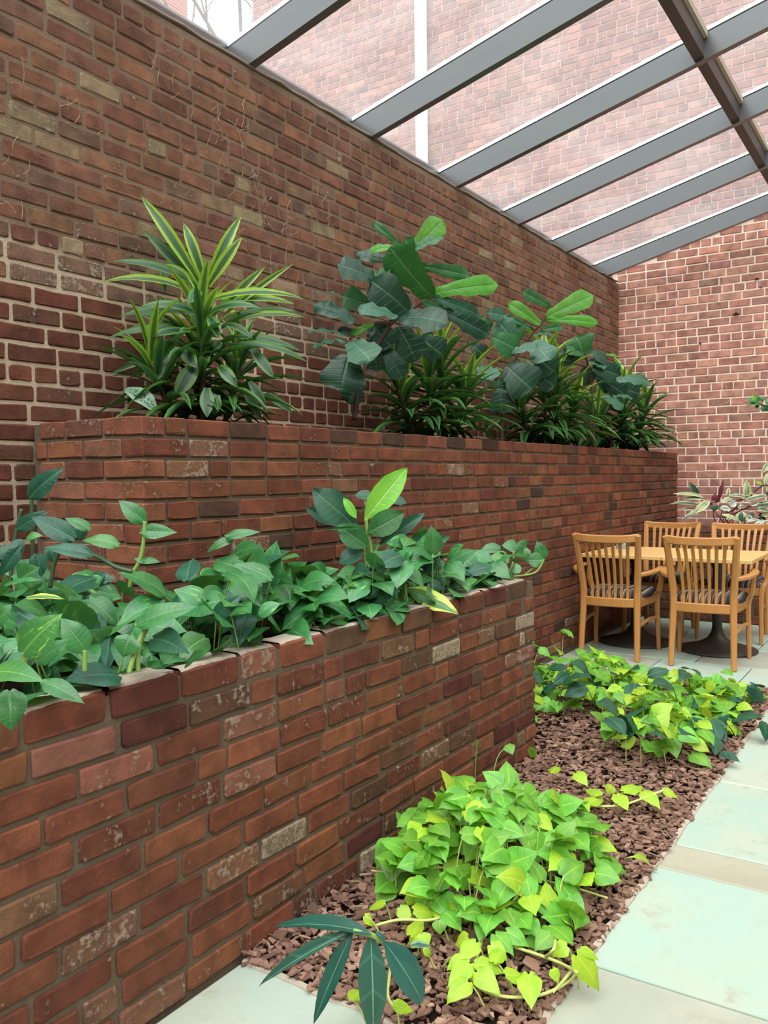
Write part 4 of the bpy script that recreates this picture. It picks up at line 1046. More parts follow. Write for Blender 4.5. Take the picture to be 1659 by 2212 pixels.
FRONTPOTHOS = [
    (-1.404,0.85,0.962,-1.275,0.875,0.955,0.58,-0.38,0.72,0.049,'v'),
    (-1.428,0.976,0.916,-1.345,1.005,0.879,0.56,-0.4,0.73,0.037,'l'),
    (-1.415,0.897,0.918,-1.393,0.884,0.85,0.75,-0.48,0.45,0.057,'m'),
    (-1.512,0.99,0.963,-1.448,1.036,1.039,0.76,-0.52,0.39,0.07,'v'),
    (-1.564,1.172,0.929,-1.609,1.146,1.001,0.74,-0.54,0.39,0.057,'l'),
    (-1.542,1.043,0.93,-1.488,1.081,0.977,0.58,-0.41,0.71,0.04,'m'),
    (-1.52,1.259,0.95,-1.532,1.249,0.903,0.55,-0.45,0.71,0.057,'m'),
    (-1.515,1.323,0.934,-1.369,1.298,0.917,0.68,-0.61,0.41,0.062,'d'),
    (-1.519,1.284,0.975,-1.405,1.361,1.012,0.53,-0.48,0.69,0.057,'l'),
    (-1.503,1.413,0.859,-1.413,1.403,0.899,0.5,-0.49,0.72,0.046,'m'),
    (-1.517,1.287,0.907,-1.47,1.318,0.91,0.53,-0.46,0.71,0.025,'m'),
    (-1.57,1.538,0.988,-1.635,1.497,1.019,0.53,-0.5,0.69,0.058,'l'),
    (-1.589,1.822,1.017,-1.679,1.765,1.059,0.5,-0.55,0.67,0.055,'l'),
    (-1.563,1.571,0.94,-1.502,1.615,1.005,0.64,-0.67,0.37,0.041,'d'),
    (-1.531,1.707,0.935,-1.482,1.74,0.963,0.47,-0.54,0.69,0.041,'m'),
    (-1.605,1.065,1.055,-1.538,1.109,1.051,0.32,-0.22,0.92,0.022,'t'),
    (-1.692,1.071,1.077,-1.623,1.117,1.085,0.33,-0.22,0.92,0.024,'m'),
    (-1.503,0.928,1.029,-1.476,0.947,1.067,0.61,-0.39,0.69,0.032,'l'),
    (-1.834,1.926,1.115,-1.901,1.88,1.073,0.53,-0.54,0.66,0.031,'m'),
    (-1.841,1.905,1.124,-1.75,1.965,1.137,0.51,-0.55,0.65,0.034,'m'),
]
FRONTPOTHOS_S1 = [(-1.519,1.254,0.867),(-1.519,1.269,0.906),(-1.518,1.291,0.945),(-1.517,1.31,0.973)]
FRONTPOTHOS_S2 = [(-1.517,1.279,0.866),(-1.518,1.278,0.905),(-1.518,1.293,0.945),(-1.516,1.317,0.974)]
FRONTPOTHOS_S3 = [(-1.53,1.004,0.91),(-1.53,1.003,0.957)]
FRONTPOTHOS_S4 = [(-1.564,1.17,0.883),(-1.564,1.172,0.929)]
ENDPOTHOS = [
    (-1.64,3.933,0.89,-1.67,3.918,0.978,0.37,-0.87,0.32,0.063,'m'),
    (-1.628,3.881,0.886,-1.701,3.833,0.887,0.37,-0.87,0.33,0.072,'m'),
    (-1.688,3.725,0.958,-1.751,3.684,0.968,0.32,-0.68,0.66,0.07,'m'),
    (-1.677,3.792,0.953,-1.709,3.772,0.978,0.39,-0.87,0.31,0.067,'m'),
    (-1.737,3.633,0.963,-1.822,3.576,0.941,0.33,-0.67,0.66,0.056,'m'),
    (-1.654,3.683,0.87,-1.701,3.651,0.842,0.31,-0.67,0.68,0.056,'m'),
    (-1.673,3.794,0.949,-1.68,3.787,0.887,0.38,-0.86,0.32,0.048,'v'),
    (-1.718,3.519,0.837,-1.643,3.506,0.784,0.32,-0.66,0.68,0.059,'m'),
    (-1.719,3.462,0.905,-1.704,3.469,0.834,0.33,-0.66,0.68,0.107,'d'),
    (-1.788,3.236,0.888,-1.716,3.282,0.844,0.35,-0.65,0.68,0.06,'m'),
    (-1.838,3.204,0.898,-1.866,3.183,0.851,0.37,-0.64,0.68,0.069,'m'),
    (-1.778,3.364,0.925,-1.726,3.396,0.876,0.34,-0.66,0.67,0.084,'l'),
    (-1.68,3.608,0.908,-1.757,3.558,0.922,0.32,-0.67,0.67,0.082,'v'),
]
ENDPOTHOS_S1 = [(-1.782,3.715,0.794),(-1.735,3.747,0.812),(-1.664,3.794,0.818),(-1.624,3.821,0.834),(-1.599,3.84,0.895)]
ENDPOTHOS_S2 = [(-1.739,3.624,0.806),(-1.685,3.662,0.861),(-1.682,3.668,0.944)]
ENDPOTHOS_S3 = [(-1.7,3.83,0.81),(-1.652,3.864,0.862),(-1.628,3.881,0.886)]
STRO = [
    (-1.743,7.809,1.09,-1.973,7.659,1.125,0.18,-0.75,0.64,0.039,'c'),
    (-1.73,7.816,1.075,-1.903,7.703,1.075,0.18,-0.75,0.64,0.051,'s'),
    (-1.772,7.787,1.022,-2.001,7.637,1.036,0.18,-0.75,0.64,0.042,'s'),
    (-1.675,7.732,1.063,-1.794,7.649,0.951,0.21,-0.94,0.28,0.065,'c'),
    (-1.809,7.761,0.987,-1.935,7.677,0.978,0.18,-0.74,0.64,0.03,'s'),
    (-1.771,7.784,0.957,-1.896,7.699,0.896,0.18,-0.74,0.65,0.045,'s'),
    (-1.789,7.713,0.972,-1.843,7.676,0.934,0.18,-0.74,0.65,0.03,'c'),
    (-1.807,7.887,1.106,-1.875,7.849,1.233,0.22,-0.94,0.26,0.045,'g'),
    (-1.631,7.881,1.056,-1.595,7.914,1.252,0.19,-0.95,0.26,0.033,'r'),
    (-1.658,7.863,1.045,-1.656,7.868,1.128,0.2,-0.94,0.27,0.057,'r'),
    (-1.703,7.833,1.045,-1.613,7.892,1.05,0.16,-0.75,0.64,0.036,'r'),
    (-1.564,7.927,1.106,-1.555,7.937,1.177,0.19,-0.95,0.26,0.036,'c'),
    (-1.732,7.812,1.01,-1.673,7.852,1.033,0.16,-0.75,0.64,0.048,'r'),
    (-1.64,7.754,1.027,-1.635,7.755,0.975,0.2,-0.94,0.28,0.062,'g'),
    (-1.915,7.756,1.106,-1.975,7.716,1.092,0.19,-0.75,0.64,0.018,'r'),
]
STRO2 = [
    (-1.376,7.787,1.083,-1.385,7.789,1.248,0.17,-0.95,0.26,0.066,'c'),
    (-1.509,7.7,1.108,-1.386,7.781,1.092,0.14,-0.76,0.64,0.038,'s'),
    (-1.566,7.66,1.051,-1.463,7.73,1.099,0.15,-0.76,0.64,0.038,'c'),
    (-1.503,7.7,1.025,-1.457,7.732,1.064,0.18,-0.95,0.27,0.066,'w'),
    (-1.571,7.654,1.005,-1.49,7.707,0.986,0.15,-0.75,0.64,0.055,'w'),
    (-1.41,7.699,0.974,-1.402,7.7,0.885,0.17,-0.94,0.29,0.086,'s'),
    (-1.538,7.554,0.952,-1.416,7.631,0.888,0.15,-0.75,0.65,0.037,'c'),
    (-1.351,7.8,1.022,-1.293,7.839,1.053,0.13,-0.76,0.64,0.049,'w'),
    (-1.402,7.768,1.055,-1.224,7.887,1.098,0.13,-0.76,0.64,0.043,'s'),
    (-1.305,7.829,0.996,-1.218,7.885,0.969,0.12,-0.76,0.64,0.049,'s'),
    (-1.355,7.674,0.938,-1.326,7.691,0.901,0.16,-0.94,0.29,0.051,'w'),
    (-1.362,7.666,0.887,-1.259,7.735,0.903,0.13,-0.75,0.65,0.026,'w'),
    (-1.295,7.649,0.861,-1.222,7.699,0.897,0.12,-0.75,0.65,0.037,'w'),
    (-1.445,7.737,1.004,-1.38,7.781,1.017,0.14,-0.75,0.64,0.035,'s'),
    (-1.398,7.773,1.107,-1.321,7.825,1.137,0.13,-0.76,0.64,0.029,'c'),
    (-1.275,7.846,0.938,-1.217,7.884,0.925,0.12,-0.75,0.65,0.035,'c'),
    (-1.362,7.79,0.956,-1.323,7.814,0.933,0.13,-0.75,0.65,0.04,'g'),
    (-1.291,7.841,1.048,-1.219,7.889,1.052,0.12,-0.76,0.64,0.04,'s'),
    (-1.46,7.73,1.061,-1.388,7.778,1.072,0.14,-0.76,0.64,0.023,'r'),
    (-1.247,7.742,0.886,-1.171,7.791,0.873,0.12,-0.75,0.65,0.034,'s'),
    (-1.468,7.719,0.935,-1.525,7.679,0.901,0.15,-0.75,0.65,0.035,'s'),
]
DIEF = [
    (-1.23,8.016,1.4,-1.299,7.965,1.292,0.15,-0.96,0.24,0.044,'c'),
    (-1.238,8.006,1.306,-1.266,7.981,1.172,0.15,-0.96,0.25,0.053,'c'),
    (-1.286,7.97,1.202,-1.345,7.932,1.229,0.13,-0.77,0.63,0.029,'b'),
    (-1.218,8.017,1.247,-1.251,7.989,1.125,0.15,-0.96,0.26,0.059,'c'),
    (-1.191,8.043,1.422,-1.218,8.018,1.277,0.14,-0.96,0.24,0.07,'c'),
    (-1.18,8.046,1.335,-1.115,8.083,1.217,0.14,-0.96,0.25,0.07,'c'),
    (-1.217,8.013,1.171,-1.255,7.985,1.102,0.12,-0.76,0.63,0.047,'g'),
    (-1.171,8.055,1.405,-1.113,8.097,1.48,0.14,-0.96,0.23,0.059,'c'),
]
DIEF_S = [(-1.188,8.015,0.82),(-1.195,8.019,0.984),(-1.207,8.02,1.171),(-1.196,8.039,1.417)]
DIEF_S2 = [(-1.364,7.794,1.095),(-1.316,7.828,1.157),(-1.249,7.874,1.208),(-1.191,7.911,1.173)]
TWIG = [
    (-1.187,7.335,1.848,-1.297,7.262,1.847,0.14,-0.8,0.59,0.038,'m'),
    (-1.219,7.315,1.87,-1.293,7.267,1.897,0.14,-0.8,0.59,0.043,'m'),
    (-1.232,7.306,1.875,-1.258,7.292,1.926,0.17,-0.97,0.17,0.032,'b'),
    (-1.21,7.321,1.875,-1.233,7.308,1.923,0.13,-0.8,0.59,0.038,'l'),
    (-1.192,7.333,1.875,-1.184,7.34,1.92,0.13,-0.8,0.59,0.038,'m'),
    (-1.178,7.34,1.842,-1.146,7.359,1.799,0.15,-0.97,0.18,0.054,'d'),
    (-1.196,7.328,1.837,-1.178,7.339,1.799,0.13,-0.8,0.59,0.038,'l'),
    (-1.16,7.352,1.853,-1.125,7.378,1.895,0.12,-0.8,0.59,0.048,'m'),
    (-1.214,7.317,1.848,-1.232,7.304,1.822,0.13,-0.8,0.59,0.027,'d'),
    (-1.142,7.364,1.836,-1.097,7.392,1.814,0.12,-0.8,0.59,0.048,'m'),
]
TWIG_S = [(-1.005,7.444,1.641),(-1.079,7.402,1.76),(-1.151,7.357,1.831),(-1.21,7.32,1.856),(-1.241,7.3,1.87)]
GINGER = [
    (-0.978,1.415,0.35,-1.215,1.383,0.31,0.17,-0.25,0.95,0.04,'g'),
    (-1.02,1.413,0.345,-1.197,1.31,0.22,0.33,-0.46,0.83,0.026,'v'),
    (-1.025,1.416,0.34,-1.078,1.347,0.16,0.33,-0.46,0.83,0.036,'g'),
    (-0.989,1.432,0.335,-0.985,1.429,0.12,0.32,-0.46,0.83,0.057,'v'),
    (-0.964,1.448,0.32,-0.913,1.52,0.16,0.31,-0.47,0.83,0.064,'t'),
    (-0.958,1.54,0.27,-0.934,1.591,0.25,0.16,-0.26,0.95,0.022,'w'),
    (-1.03,1.481,0.3,-1.144,1.51,0.25,0.18,-0.25,0.95,0.023,'w'),
    (-0.957,1.437,0.33,-0.979,1.431,0.35,0.17,-0.25,0.95,0.012,'g'),
]
GINGER_S = [(-1.015,1.405,0.35),(-0.983,1.423,0.345),(-0.965,1.449,0.32),(-1.04,1.593,0.2),(-1.203,1.847,-0.0)]
TRAIL = [
    (-1.271,2.026,0.09,-1.258,2.049,0.06,0.31,-0.49,0.81,0.039,'y'),
    (-1.306,1.959,0.09,-1.353,1.945,0.06,0.32,-0.48,0.82,0.024,'y'),
    (-1.251,1.958,0.09,-1.211,1.957,0.06,0.42,-0.66,0.63,0.038,'y'),
    (-1.31,1.87,0.09,-1.291,1.882,0.06,0.18,-0.26,0.95,0.033,'y'),
    (-1.209,1.968,0.09,-1.175,2.021,0.06,0.3,-0.49,0.82,0.046,'y'),
    (-1.184,2.053,0.09,-1.146,2.031,0.06,0.29,-0.5,0.82,0.05,'b'),
    (-1.129,2.001,0.09,-1.071,1.987,0.06,0.15,-0.27,0.95,0.054,'b'),
    (-1.123,1.954,0.09,-1.114,1.944,0.06,0.39,-0.67,0.63,0.038,'b'),
    (-1.116,2.096,0.09,-1.06,2.06,0.06,0.27,-0.51,0.82,0.063,'b'),
    (-1.02,1.924,0.09,-1.055,1.919,0.06,0.26,-0.5,0.83,0.041,'y'),
    (-1.019,2.036,0.09,-1.007,1.965,0.06,0.14,-0.28,0.95,0.057,'b'),
    (-0.99,1.912,0.09,-1.007,1.848,0.06,0.14,-0.27,0.95,0.05,'y'),
    (-0.963,1.975,0.09,-0.902,1.956,0.06,0.13,-0.28,0.95,0.052,'b'),
    (-0.943,2.003,0.09,-0.886,2.015,0.06,0.24,-0.51,0.82,0.048,'b'),
    (-0.951,1.923,0.09,-0.906,1.926,0.06,0.25,-0.5,0.83,0.043,'y'),
    (-0.922,2.096,0.09,-0.872,2.062,0.06,0.23,-0.52,0.82,0.043,'b'),
    (-0.939,2.045,0.09,-0.898,2.08,0.06,0.13,-0.28,0.95,0.042,'b'),
    (-0.988,1.834,0.09,-1.018,1.806,0.06,0.26,-0.49,0.83,0.032,'y'),
    (-0.96,1.818,0.09,-0.982,1.744,0.06,0.26,-0.49,0.83,0.048,'y'),
    (-0.927,1.747,0.09,-0.952,1.687,0.06,0.25,-0.48,0.84,0.049,'y'),
    (-0.943,1.828,0.09,-0.891,1.872,0.06,0.25,-0.49,0.83,0.044,'y'),
    (-0.927,1.798,0.09,-0.859,1.789,0.06,0.34,-0.66,0.66,0.05,'y'),
    (-0.862,1.826,0.09,-0.837,1.887,0.06,0.23,-0.49,0.84,0.04,'y'),
    (-0.817,1.854,0.09,-0.775,1.775,0.06,0.3,-0.68,0.66,0.057,'y'),
    (-0.983,2.179,0.09,-0.947,2.156,0.06,0.13,-0.29,0.95,0.051,'b'),
    (-1.035,2.147,0.09,-0.989,2.173,0.06,0.14,-0.28,0.95,0.047,'b'),
    (-0.984,2.074,0.09,-0.944,2.112,0.06,0.13,-0.28,0.95,0.046,'b'),
    (-1.107,2.214,0.09,-1.043,2.226,0.06,0.14,-0.29,0.95,0.065,'b'),
    (-1.222,2.104,0.09,-1.229,2.234,0.06,0.16,-0.28,0.95,0.049,'b'),
    (-1.274,2.13,0.09,-1.252,2.114,0.06,0.3,-0.5,0.81,0.042,'y'),
    (-1.178,2.17,0.09,-1.186,2.298,0.06,0.38,-0.7,0.61,0.049,'b'),
    (-1.351,2.227,0.09,-1.313,2.215,0.06,0.31,-0.51,0.8,0.044,'y'),
    (-0.842,2.051,0.09,-0.867,2.005,0.06,0.21,-0.52,0.82,0.051,'b'),
    (-0.784,2.02,0.09,-0.818,2.007,0.06,0.2,-0.52,0.83,0.043,'y'),
    (-0.776,1.906,0.09,-0.762,1.906,0.06,0.11,-0.28,0.95,0.028,'y'),
    (-1.125,1.548,0.09,-1.149,1.626,0.06,0.31,-0.43,0.84,0.032,'y'),
    (-1.03,1.584,0.09,-1.003,1.624,0.06,0.4,-0.61,0.68,0.028,'y'),
    (-1.129,1.871,0.09,-1.109,1.863,0.06,0.16,-0.26,0.95,0.044,'y'),
    (-1.153,1.856,0.09,-1.189,1.979,0.06,0.4,-0.65,0.64,0.037,'y'),
    (-1.134,1.852,0.09,-1.146,1.844,0.06,0.16,-0.26,0.95,0.037,'y'),
    (-1.091,1.82,0.09,-1.081,1.833,0.06,0.16,-0.26,0.95,0.029,'y'),
    (-0.927,2.407,0.09,-0.881,2.379,0.06,0.29,-0.75,0.6,0.051,'b'),
    (-0.929,2.306,0.09,-0.891,2.33,0.06,0.12,-0.3,0.95,0.041,'b'),
    (-0.969,2.262,0.09,-0.896,2.227,0.06,0.23,-0.54,0.81,0.057,'b'),
    (-0.873,2.266,0.09,-0.815,2.244,0.06,0.28,-0.74,0.61,0.055,'b'),
    (-0.926,2.197,0.09,-0.876,2.183,0.06,0.23,-0.53,0.81,0.046,'b'),
    (-0.913,1.861,0.09,-0.939,1.977,0.06,0.33,-0.68,0.66,0.037,'y'),
    (-1.066,2.057,0.09,-1.091,2.04,0.06,0.26,-0.51,0.82,0.045,'b'),
    (-0.727,1.944,0.12,-0.683,1.974,0.03,0.2,-0.52,0.83,0.061,'y'),
    (-0.721,1.962,0.13,-0.688,1.987,0.1,0.19,-0.53,0.83,0.024,'y'),
]
TRAIL_S1 = [(-1.299,1.907,0.05),(-1.241,1.941,0.07),(-1.158,1.976,0.07),(-1.129,2.063,0.07),(-1.085,2.162,0.07)]
TRAIL_S2 = [(-0.928,2.012,0.05),(-0.828,1.98,0.07),(-0.781,1.99,0.06),(-0.716,1.911,0.1)]
TRAIL_S3 = [(-0.952,1.827,0.04),(-0.918,1.81,0.04),(-0.869,1.813,0.04),(-0.829,1.834,0.04),(-0.784,1.875,0.04),(-0.751,1.967,0.04),(-0.753,2.02,0.04)]
TRAIL_S4 = [(-1.168,1.781,0.05),(-1.133,1.72,0.05),(-1.097,1.652,0.05),(-1.056,1.624,0.05)]
TRAIL_S5 = [(-0.955,1.819,0.05),(-0.995,1.933,0.05),(-1.043,2.092,0.05),(-1.089,2.205,0.05)]
TRAIL_S6 = [(-0.813,2.017,0.1),(-0.778,1.92,0.13),(-0.833,1.993,0.06)]
TRAIL_S7 = [(-0.73,1.985,0.12),(-0.742,1.989,0.08),(-0.76,1.955,0.05),(-0.772,1.896,0.04)]
RUNNER = [
    (-1.049,3.182,0.09,-1.063,3.168,0.06,0.11,-0.33,0.94,0.047,'y'),
    (-0.99,3.153,0.09,-0.964,3.312,0.06,0.19,-0.61,0.77,0.051,'y'),
    (-1.003,3.103,0.09,-0.941,3.042,0.06,0.11,-0.33,0.94,0.057,'y'),
    (-0.923,3.184,0.09,-0.846,3.124,0.06,0.1,-0.33,0.94,0.061,'y'),
    (-0.868,3.244,0.09,-0.815,3.26,0.06,0.09,-0.33,0.94,0.043,'y'),
    (-1.214,3.245,0.09,-1.152,3.204,0.06,0.22,-0.6,0.77,0.054,'y'),
    (-1.3,3.203,0.09,-1.327,3.351,0.06,0.13,-0.32,0.94,0.039,'y'),
    (-1.061,3.061,0.09,-1.146,3.167,0.06,0.11,-0.32,0.94,0.051,'y'),
    (-1.068,2.965,0.09,-1.056,3.108,0.06,0.21,-0.59,0.78,0.049,'y'),
]
RUNNER_S = [(-1.245,2.96,0.05),(-1.103,3.032,0.05),(-0.982,3.071,0.06),(-0.915,3.15,0.08),(-0.859,3.218,0.1)]
CURL = [
    (-0.788,2.596,0.1,-0.763,2.707,0.03,0.18,-0.58,0.8,0.027,'y'),
]
CURL_S = [(-0.838,2.675,0.05),(-0.806,2.606,0.09),(-0.782,2.604,0.1)]
SPROUT = [
    (-1.452,3.357,0.12,-1.491,3.419,0.06,0.34,-0.79,0.51,0.042,'b'),
]
SPROUT_S = [(-1.53,3.509,0.02),(-1.478,3.407,0.08),(-1.452,3.357,0.12)]
STRAY = [
    (-0.797,3.927,0.05,-0.713,3.909,0.03,0.07,-0.35,0.94,0.051,'d'),
    (-0.783,3.91,0.05,-0.756,3.965,0.05,0.07,-0.35,0.94,0.036,'d'),
]
STRAY_S = [(-0.861,4.003,0.04),(-0.831,3.994,0.04),(-0.801,3.955,0.04)]
DRAC_A = [
    (-2.61,2.575,2.126,-2.82,2.45,2.498,0.73,-0.68,-0.01,0.047,'b'),
    (-2.596,2.585,2.138,-2.672,2.547,2.383,0.72,-0.7,-0.0,0.044,'b'),
    (-2.588,2.59,2.126,-2.504,2.72,2.425,0.69,-0.72,-0.01,0.044,'b'),
    (-2.547,2.556,2.103,-2.43,2.643,2.307,0.69,-0.72,0.01,0.046,'b'),
    (-2.612,2.634,2.137,-2.534,2.693,2.279,0.69,-0.72,0.01,0.033,'m'),
    (-2.655,2.606,2.132,-2.82,2.457,2.357,0.73,-0.68,0.0,0.045,'m'),
    (-2.625,2.565,2.118,-2.82,2.293,2.192,0.64,-0.57,0.51,0.041,'m'),
    (-2.618,2.57,2.112,-2.734,2.498,2.211,0.73,-0.69,0.02,0.044,'b'),
    (-2.615,2.57,2.073,-2.82,2.243,2.1,0.64,-0.57,0.52,0.038,'b'),
    (-2.562,2.54,1.981,-2.706,2.327,2.0,0.62,-0.58,0.53,0.043,'m'),
    (-2.619,2.564,1.997,-2.82,2.322,1.976,0.63,-0.57,0.53,0.041,'m'),
    (-2.571,2.531,1.918,-2.82,2.262,1.88,0.63,-0.56,0.54,0.043,'m'),
    (-2.577,2.467,1.912,-2.627,2.313,1.87,0.62,-0.57,0.54,0.04,'m'),
    (-2.539,2.5,2.077,-2.502,2.401,2.0,0.72,-0.7,0.05,0.046,'m'),
    (-2.558,2.545,2.033,-2.179,2.735,2.036,0.57,-0.64,0.52,0.038,'b'),
    (-2.516,2.51,1.966,-2.259,2.56,1.981,0.58,-0.62,0.53,0.043,'m'),
    (-2.566,2.659,2.024,-2.415,2.768,2.207,0.68,-0.74,0.03,0.033,'b'),
    (-2.551,2.669,2.011,-2.315,2.834,2.218,0.66,-0.75,0.03,0.027,'b'),
    (-2.571,2.658,2.059,-2.308,2.83,2.047,0.57,-0.64,0.52,0.039,'b'),
    (-2.556,2.665,1.988,-2.298,2.836,2.017,0.56,-0.64,0.53,0.033,'m'),
    (-2.555,2.663,1.958,-2.263,2.857,1.985,0.56,-0.64,0.53,0.03,'b'),
    (-2.519,2.624,1.896,-2.25,2.799,1.836,0.55,-0.63,0.55,0.035,'m'),
    (-2.483,2.586,1.853,-2.191,2.775,1.779,0.55,-0.63,0.55,0.035,'m'),
    (-2.454,2.549,1.936,-2.319,2.574,1.867,0.57,-0.62,0.54,0.034,'m'),
    (-2.465,2.483,1.956,-2.362,2.426,1.852,0.59,-0.6,0.54,0.048,'m'),
    (-2.391,2.646,1.843,-2.277,2.655,1.708,0.66,-0.75,0.12,0.043,'m'),
    (-2.627,2.431,1.85,-2.648,2.35,1.691,0.74,-0.67,0.12,0.045,'m'),
    (-2.633,2.486,1.838,-2.812,2.363,1.729,0.74,-0.66,0.12,0.038,'m'),
    (-2.69,2.509,1.845,-2.82,2.264,1.73,0.75,-0.65,0.12,0.026,'m'),
    (-2.508,2.446,1.768,-2.541,2.357,1.626,0.72,-0.68,0.14,0.066,'m'),
    (-2.432,2.495,1.759,-2.333,2.496,1.665,0.68,-0.72,0.13,0.048,'m'),
    (-2.556,2.417,1.825,-2.468,2.41,1.743,0.72,-0.69,0.11,0.053,'m'),
    (-2.397,2.636,1.707,-2.339,2.669,1.606,0.66,-0.74,0.15,0.038,'m'),
    (-2.435,2.429,1.666,-2.397,2.388,1.544,0.7,-0.7,0.16,0.053,'m'),
    (-2.4,2.451,1.638,-2.411,2.439,1.557,0.69,-0.7,0.16,0.042,'m'),
    (-2.525,2.429,1.661,-2.527,2.425,1.607,0.71,-0.68,0.15,0.037,'m'),
    (-2.61,2.434,1.679,-2.657,2.398,1.571,0.73,-0.67,0.16,0.043,'m'),
    (-2.407,2.747,1.664,-2.309,2.807,1.582,0.64,-0.75,0.16,0.033,'m'),
    (-2.448,2.66,1.672,-2.385,2.696,1.545,0.66,-0.73,0.16,0.038,'m'),
    (-2.749,2.535,1.955,-2.82,2.43,2.001,0.63,-0.56,0.53,0.045,'m'),
    (-2.81,2.564,2.121,-2.82,2.56,2.215,0.74,-0.67,0.03,0.033,'m'),
    (-2.557,2.668,2.065,-2.422,2.754,2.022,0.58,-0.63,0.52,0.039,'m'),
    (-2.45,2.487,1.832,-2.422,2.506,1.854,0.58,-0.6,0.55,0.039,'m'),
    (-2.531,2.437,1.901,-2.528,2.378,1.887,0.61,-0.58,0.54,0.034,'m'),
]
AGLAO = [
    (-2.602,2.315,1.575,-2.748,2.283,1.67,0.62,-0.53,0.58,0.072,'a'),
]
AGLAO_S = [(-2.595,2.316,1.527),(-2.602,2.315,1.575)]

# ------------------------------------------------------------------ plants
def rand_unit(rng, s): return Vector((rng.gauss(0, s), rng.gauss(0, s), rng.gauss(0, s)))
TOLIGHT = Vector((.45, -.45, 1)).normalized()

def mound(parent, n, spot, kind, mats, size, ratio, stem_mat, rng, tipdir=(.3, -.8, -.15), spread=.75, tilt=.38, normal=TOLIGHT, ground=None, wallx=None, stem_r=.0019, pet=.35):
    segs = []
    for i in range(n):
        p = spot(rng)
        if p is None: continue
        x, y, z, gz = p
        d = (Vector(tipdir) + rand_unit(rng, spread)).normalized(); d.z = max(-.75, min(.35, d.z * .7)); d.normalize()
        nr = (normal + rand_unit(rng, tilt)).normalized()
        L = rng.uniform(*size)
        b = Vector((x, y, z)); t = b + d * L
        if wallx is not None and t.x < wallx: t.x = 2 * wallx - t.x
        if t.z < gz + .008: t.z = gz + .008
        if ground is not None:
            for pt in (b, t):
                fx = ground(pt)
                if fx is not None: pt.z = max(pt.z, fx)
        mt = rng.choices([m for m, _ in mats], [w for _, w in mats])[0]
        place_leaf(parent, kind, mt, b, t, nr, L * ratio * rng.uniform(.9, 1.1), rng.randrange(8))
        if rng.random() < pet: segs.append(((x - d.x * L * .4 + rng.gauss(0, .015), y - d.y * L * .4 + rng.gauss(0, .015), gz), b))
    petioles(parent, segs, stem_r, stem_mat)

def inside(poly, x, y):
    r = False; j = len(poly) - 1
    for i in range(len(poly)):
        (xi, yi), (xj, yj) = poly[i], poly[j]
        if (yi > y) != (yj > y) and x < (xj - xi) * (y - yi) / (yj - yi) + xi: r = not r
        j = i
    return r

# --- lime vines on the bark
NEAR = [(-1.40, 2.10), (-1.49, 2.32), (-1.51, 2.66), (-1.48, 2.85), (-1.27, 2.92), (-1.12, 2.98), (-.96, 2.80), (-.86, 2.55), (-.83, 2.3), (-.86, 2.12), (-.96, 2.02), (-1.1, 2.0), (-1.25, 2.04)]
def near_spot(rng):
    for _ in range(60):
        x, y = rng.uniform(-1.5, -.8), rng.uniform(1.98, 3.0)
        if inside(NEAR, x, y): break
    r = math.hypot((x + 1.19) / .36, (y - 2.45) / .5)
    h = max(.05, .25 * (1 - r * r * .75))
    return x, y, rng.choice((rng.uniform(.1, .7), rng.uniform(.7, 1), rng.uniform(.85, 1))) * h + .03, .01
nv1 = plant('lime_vine', 'mounded lime green heart-leaved vine on bark against the low planter', 'plant', (-1.19, 2.45, 0))
mound(nv1, 270, near_spot, 'heart', [('lime', 10), ('yellow', 2)], (.075, .108), .84, M_STEM_L, random.Random(7), tilt=.24, wallx=-1.53)
PAT = random.Random(70)
runs = []
for i in range(9):
    a = PAT.uniform(0, 2 * PI); p = [(-1.19 + .1 * math.cos(a), 2.45 + .1 * math.sin(a), .03)]
    for q in range(3): a += PAT.uniform(-.6, .6); p.append((max(-1.5, p[-1][0] + .1 * math.cos(a)), p[-1][1] + .13 * math.sin(a), .03 + .05 * PAT.random()))
    runs.append(p)
stems(nv1, 'stem', runs, .0035, M_STEM_L)
tv = plant('lime_vine', 'yellow-green vine runners trailing over the near corner of the bark bed', 'plant', (-1.05, 1.95, 0))
from_list(tv, TRAIL, 'heart', {'b': 'lime', 'y': 'yellow'})
stems(tv, 'stem', [TRAIL_S1, TRAIL_S2, TRAIL_S3, TRAIL_S4, TRAIL_S5, TRAIL_S6, TRAIL_S7], .0042, M_STEM_L)
petioles(tv, [((l[0] + rq.gauss(0, .02), l[1] + .03, .02), l[:3]) for l in TRAIL], .002, M_STEM_L)
rv = plant('lime_vine', 'single lime runner reaching from the mound toward the paving edge', 'plant', (-1.0, 3.0, 0))
from_list(rv, RUNNER, 'heart', {'b': 'lime', 'y': 'yellow'})
stems(rv, 'stem', [RUNNER_S], .0042, M_STEM_L); petioles(rv, [((l[0] - .01, l[1] + .03, .04), l[:3]) for l in RUNNER], .002, M_STEM_L)
cv = plant('vine_tip', 'lone curled lime leaf and tendril by the paving edge', 'plant', (-.8, 2.65, 0))
from_list(cv, CURL, 'lance', {'y': 'yellow'}); stems(cv, 'stem', [CURL_S], .003, M_STEM_L)
sv = plant('vine_sprout', 'one small lime heart leaf sprouting at the foot of the planter corner', 'plant', (-1.5, 3.45, 0))
from_list(sv, SPROUT, 'heart', {'b': 'lime'}); stems(sv, 'stem', [SPROUT_S], .0025, M_STEM_L)
lf = plant('vine_sprout', 'thin upright stem with a tiny leaf against the planter bricks behind the lime mound', 'plant', (-1.50, 2.95, 0))
place_leaf(lf, 'heart', 'lime', (-1.49, 2.90, .26), (-1.48, 2.87, .285), (.4, -.8, .3), .02, 1)
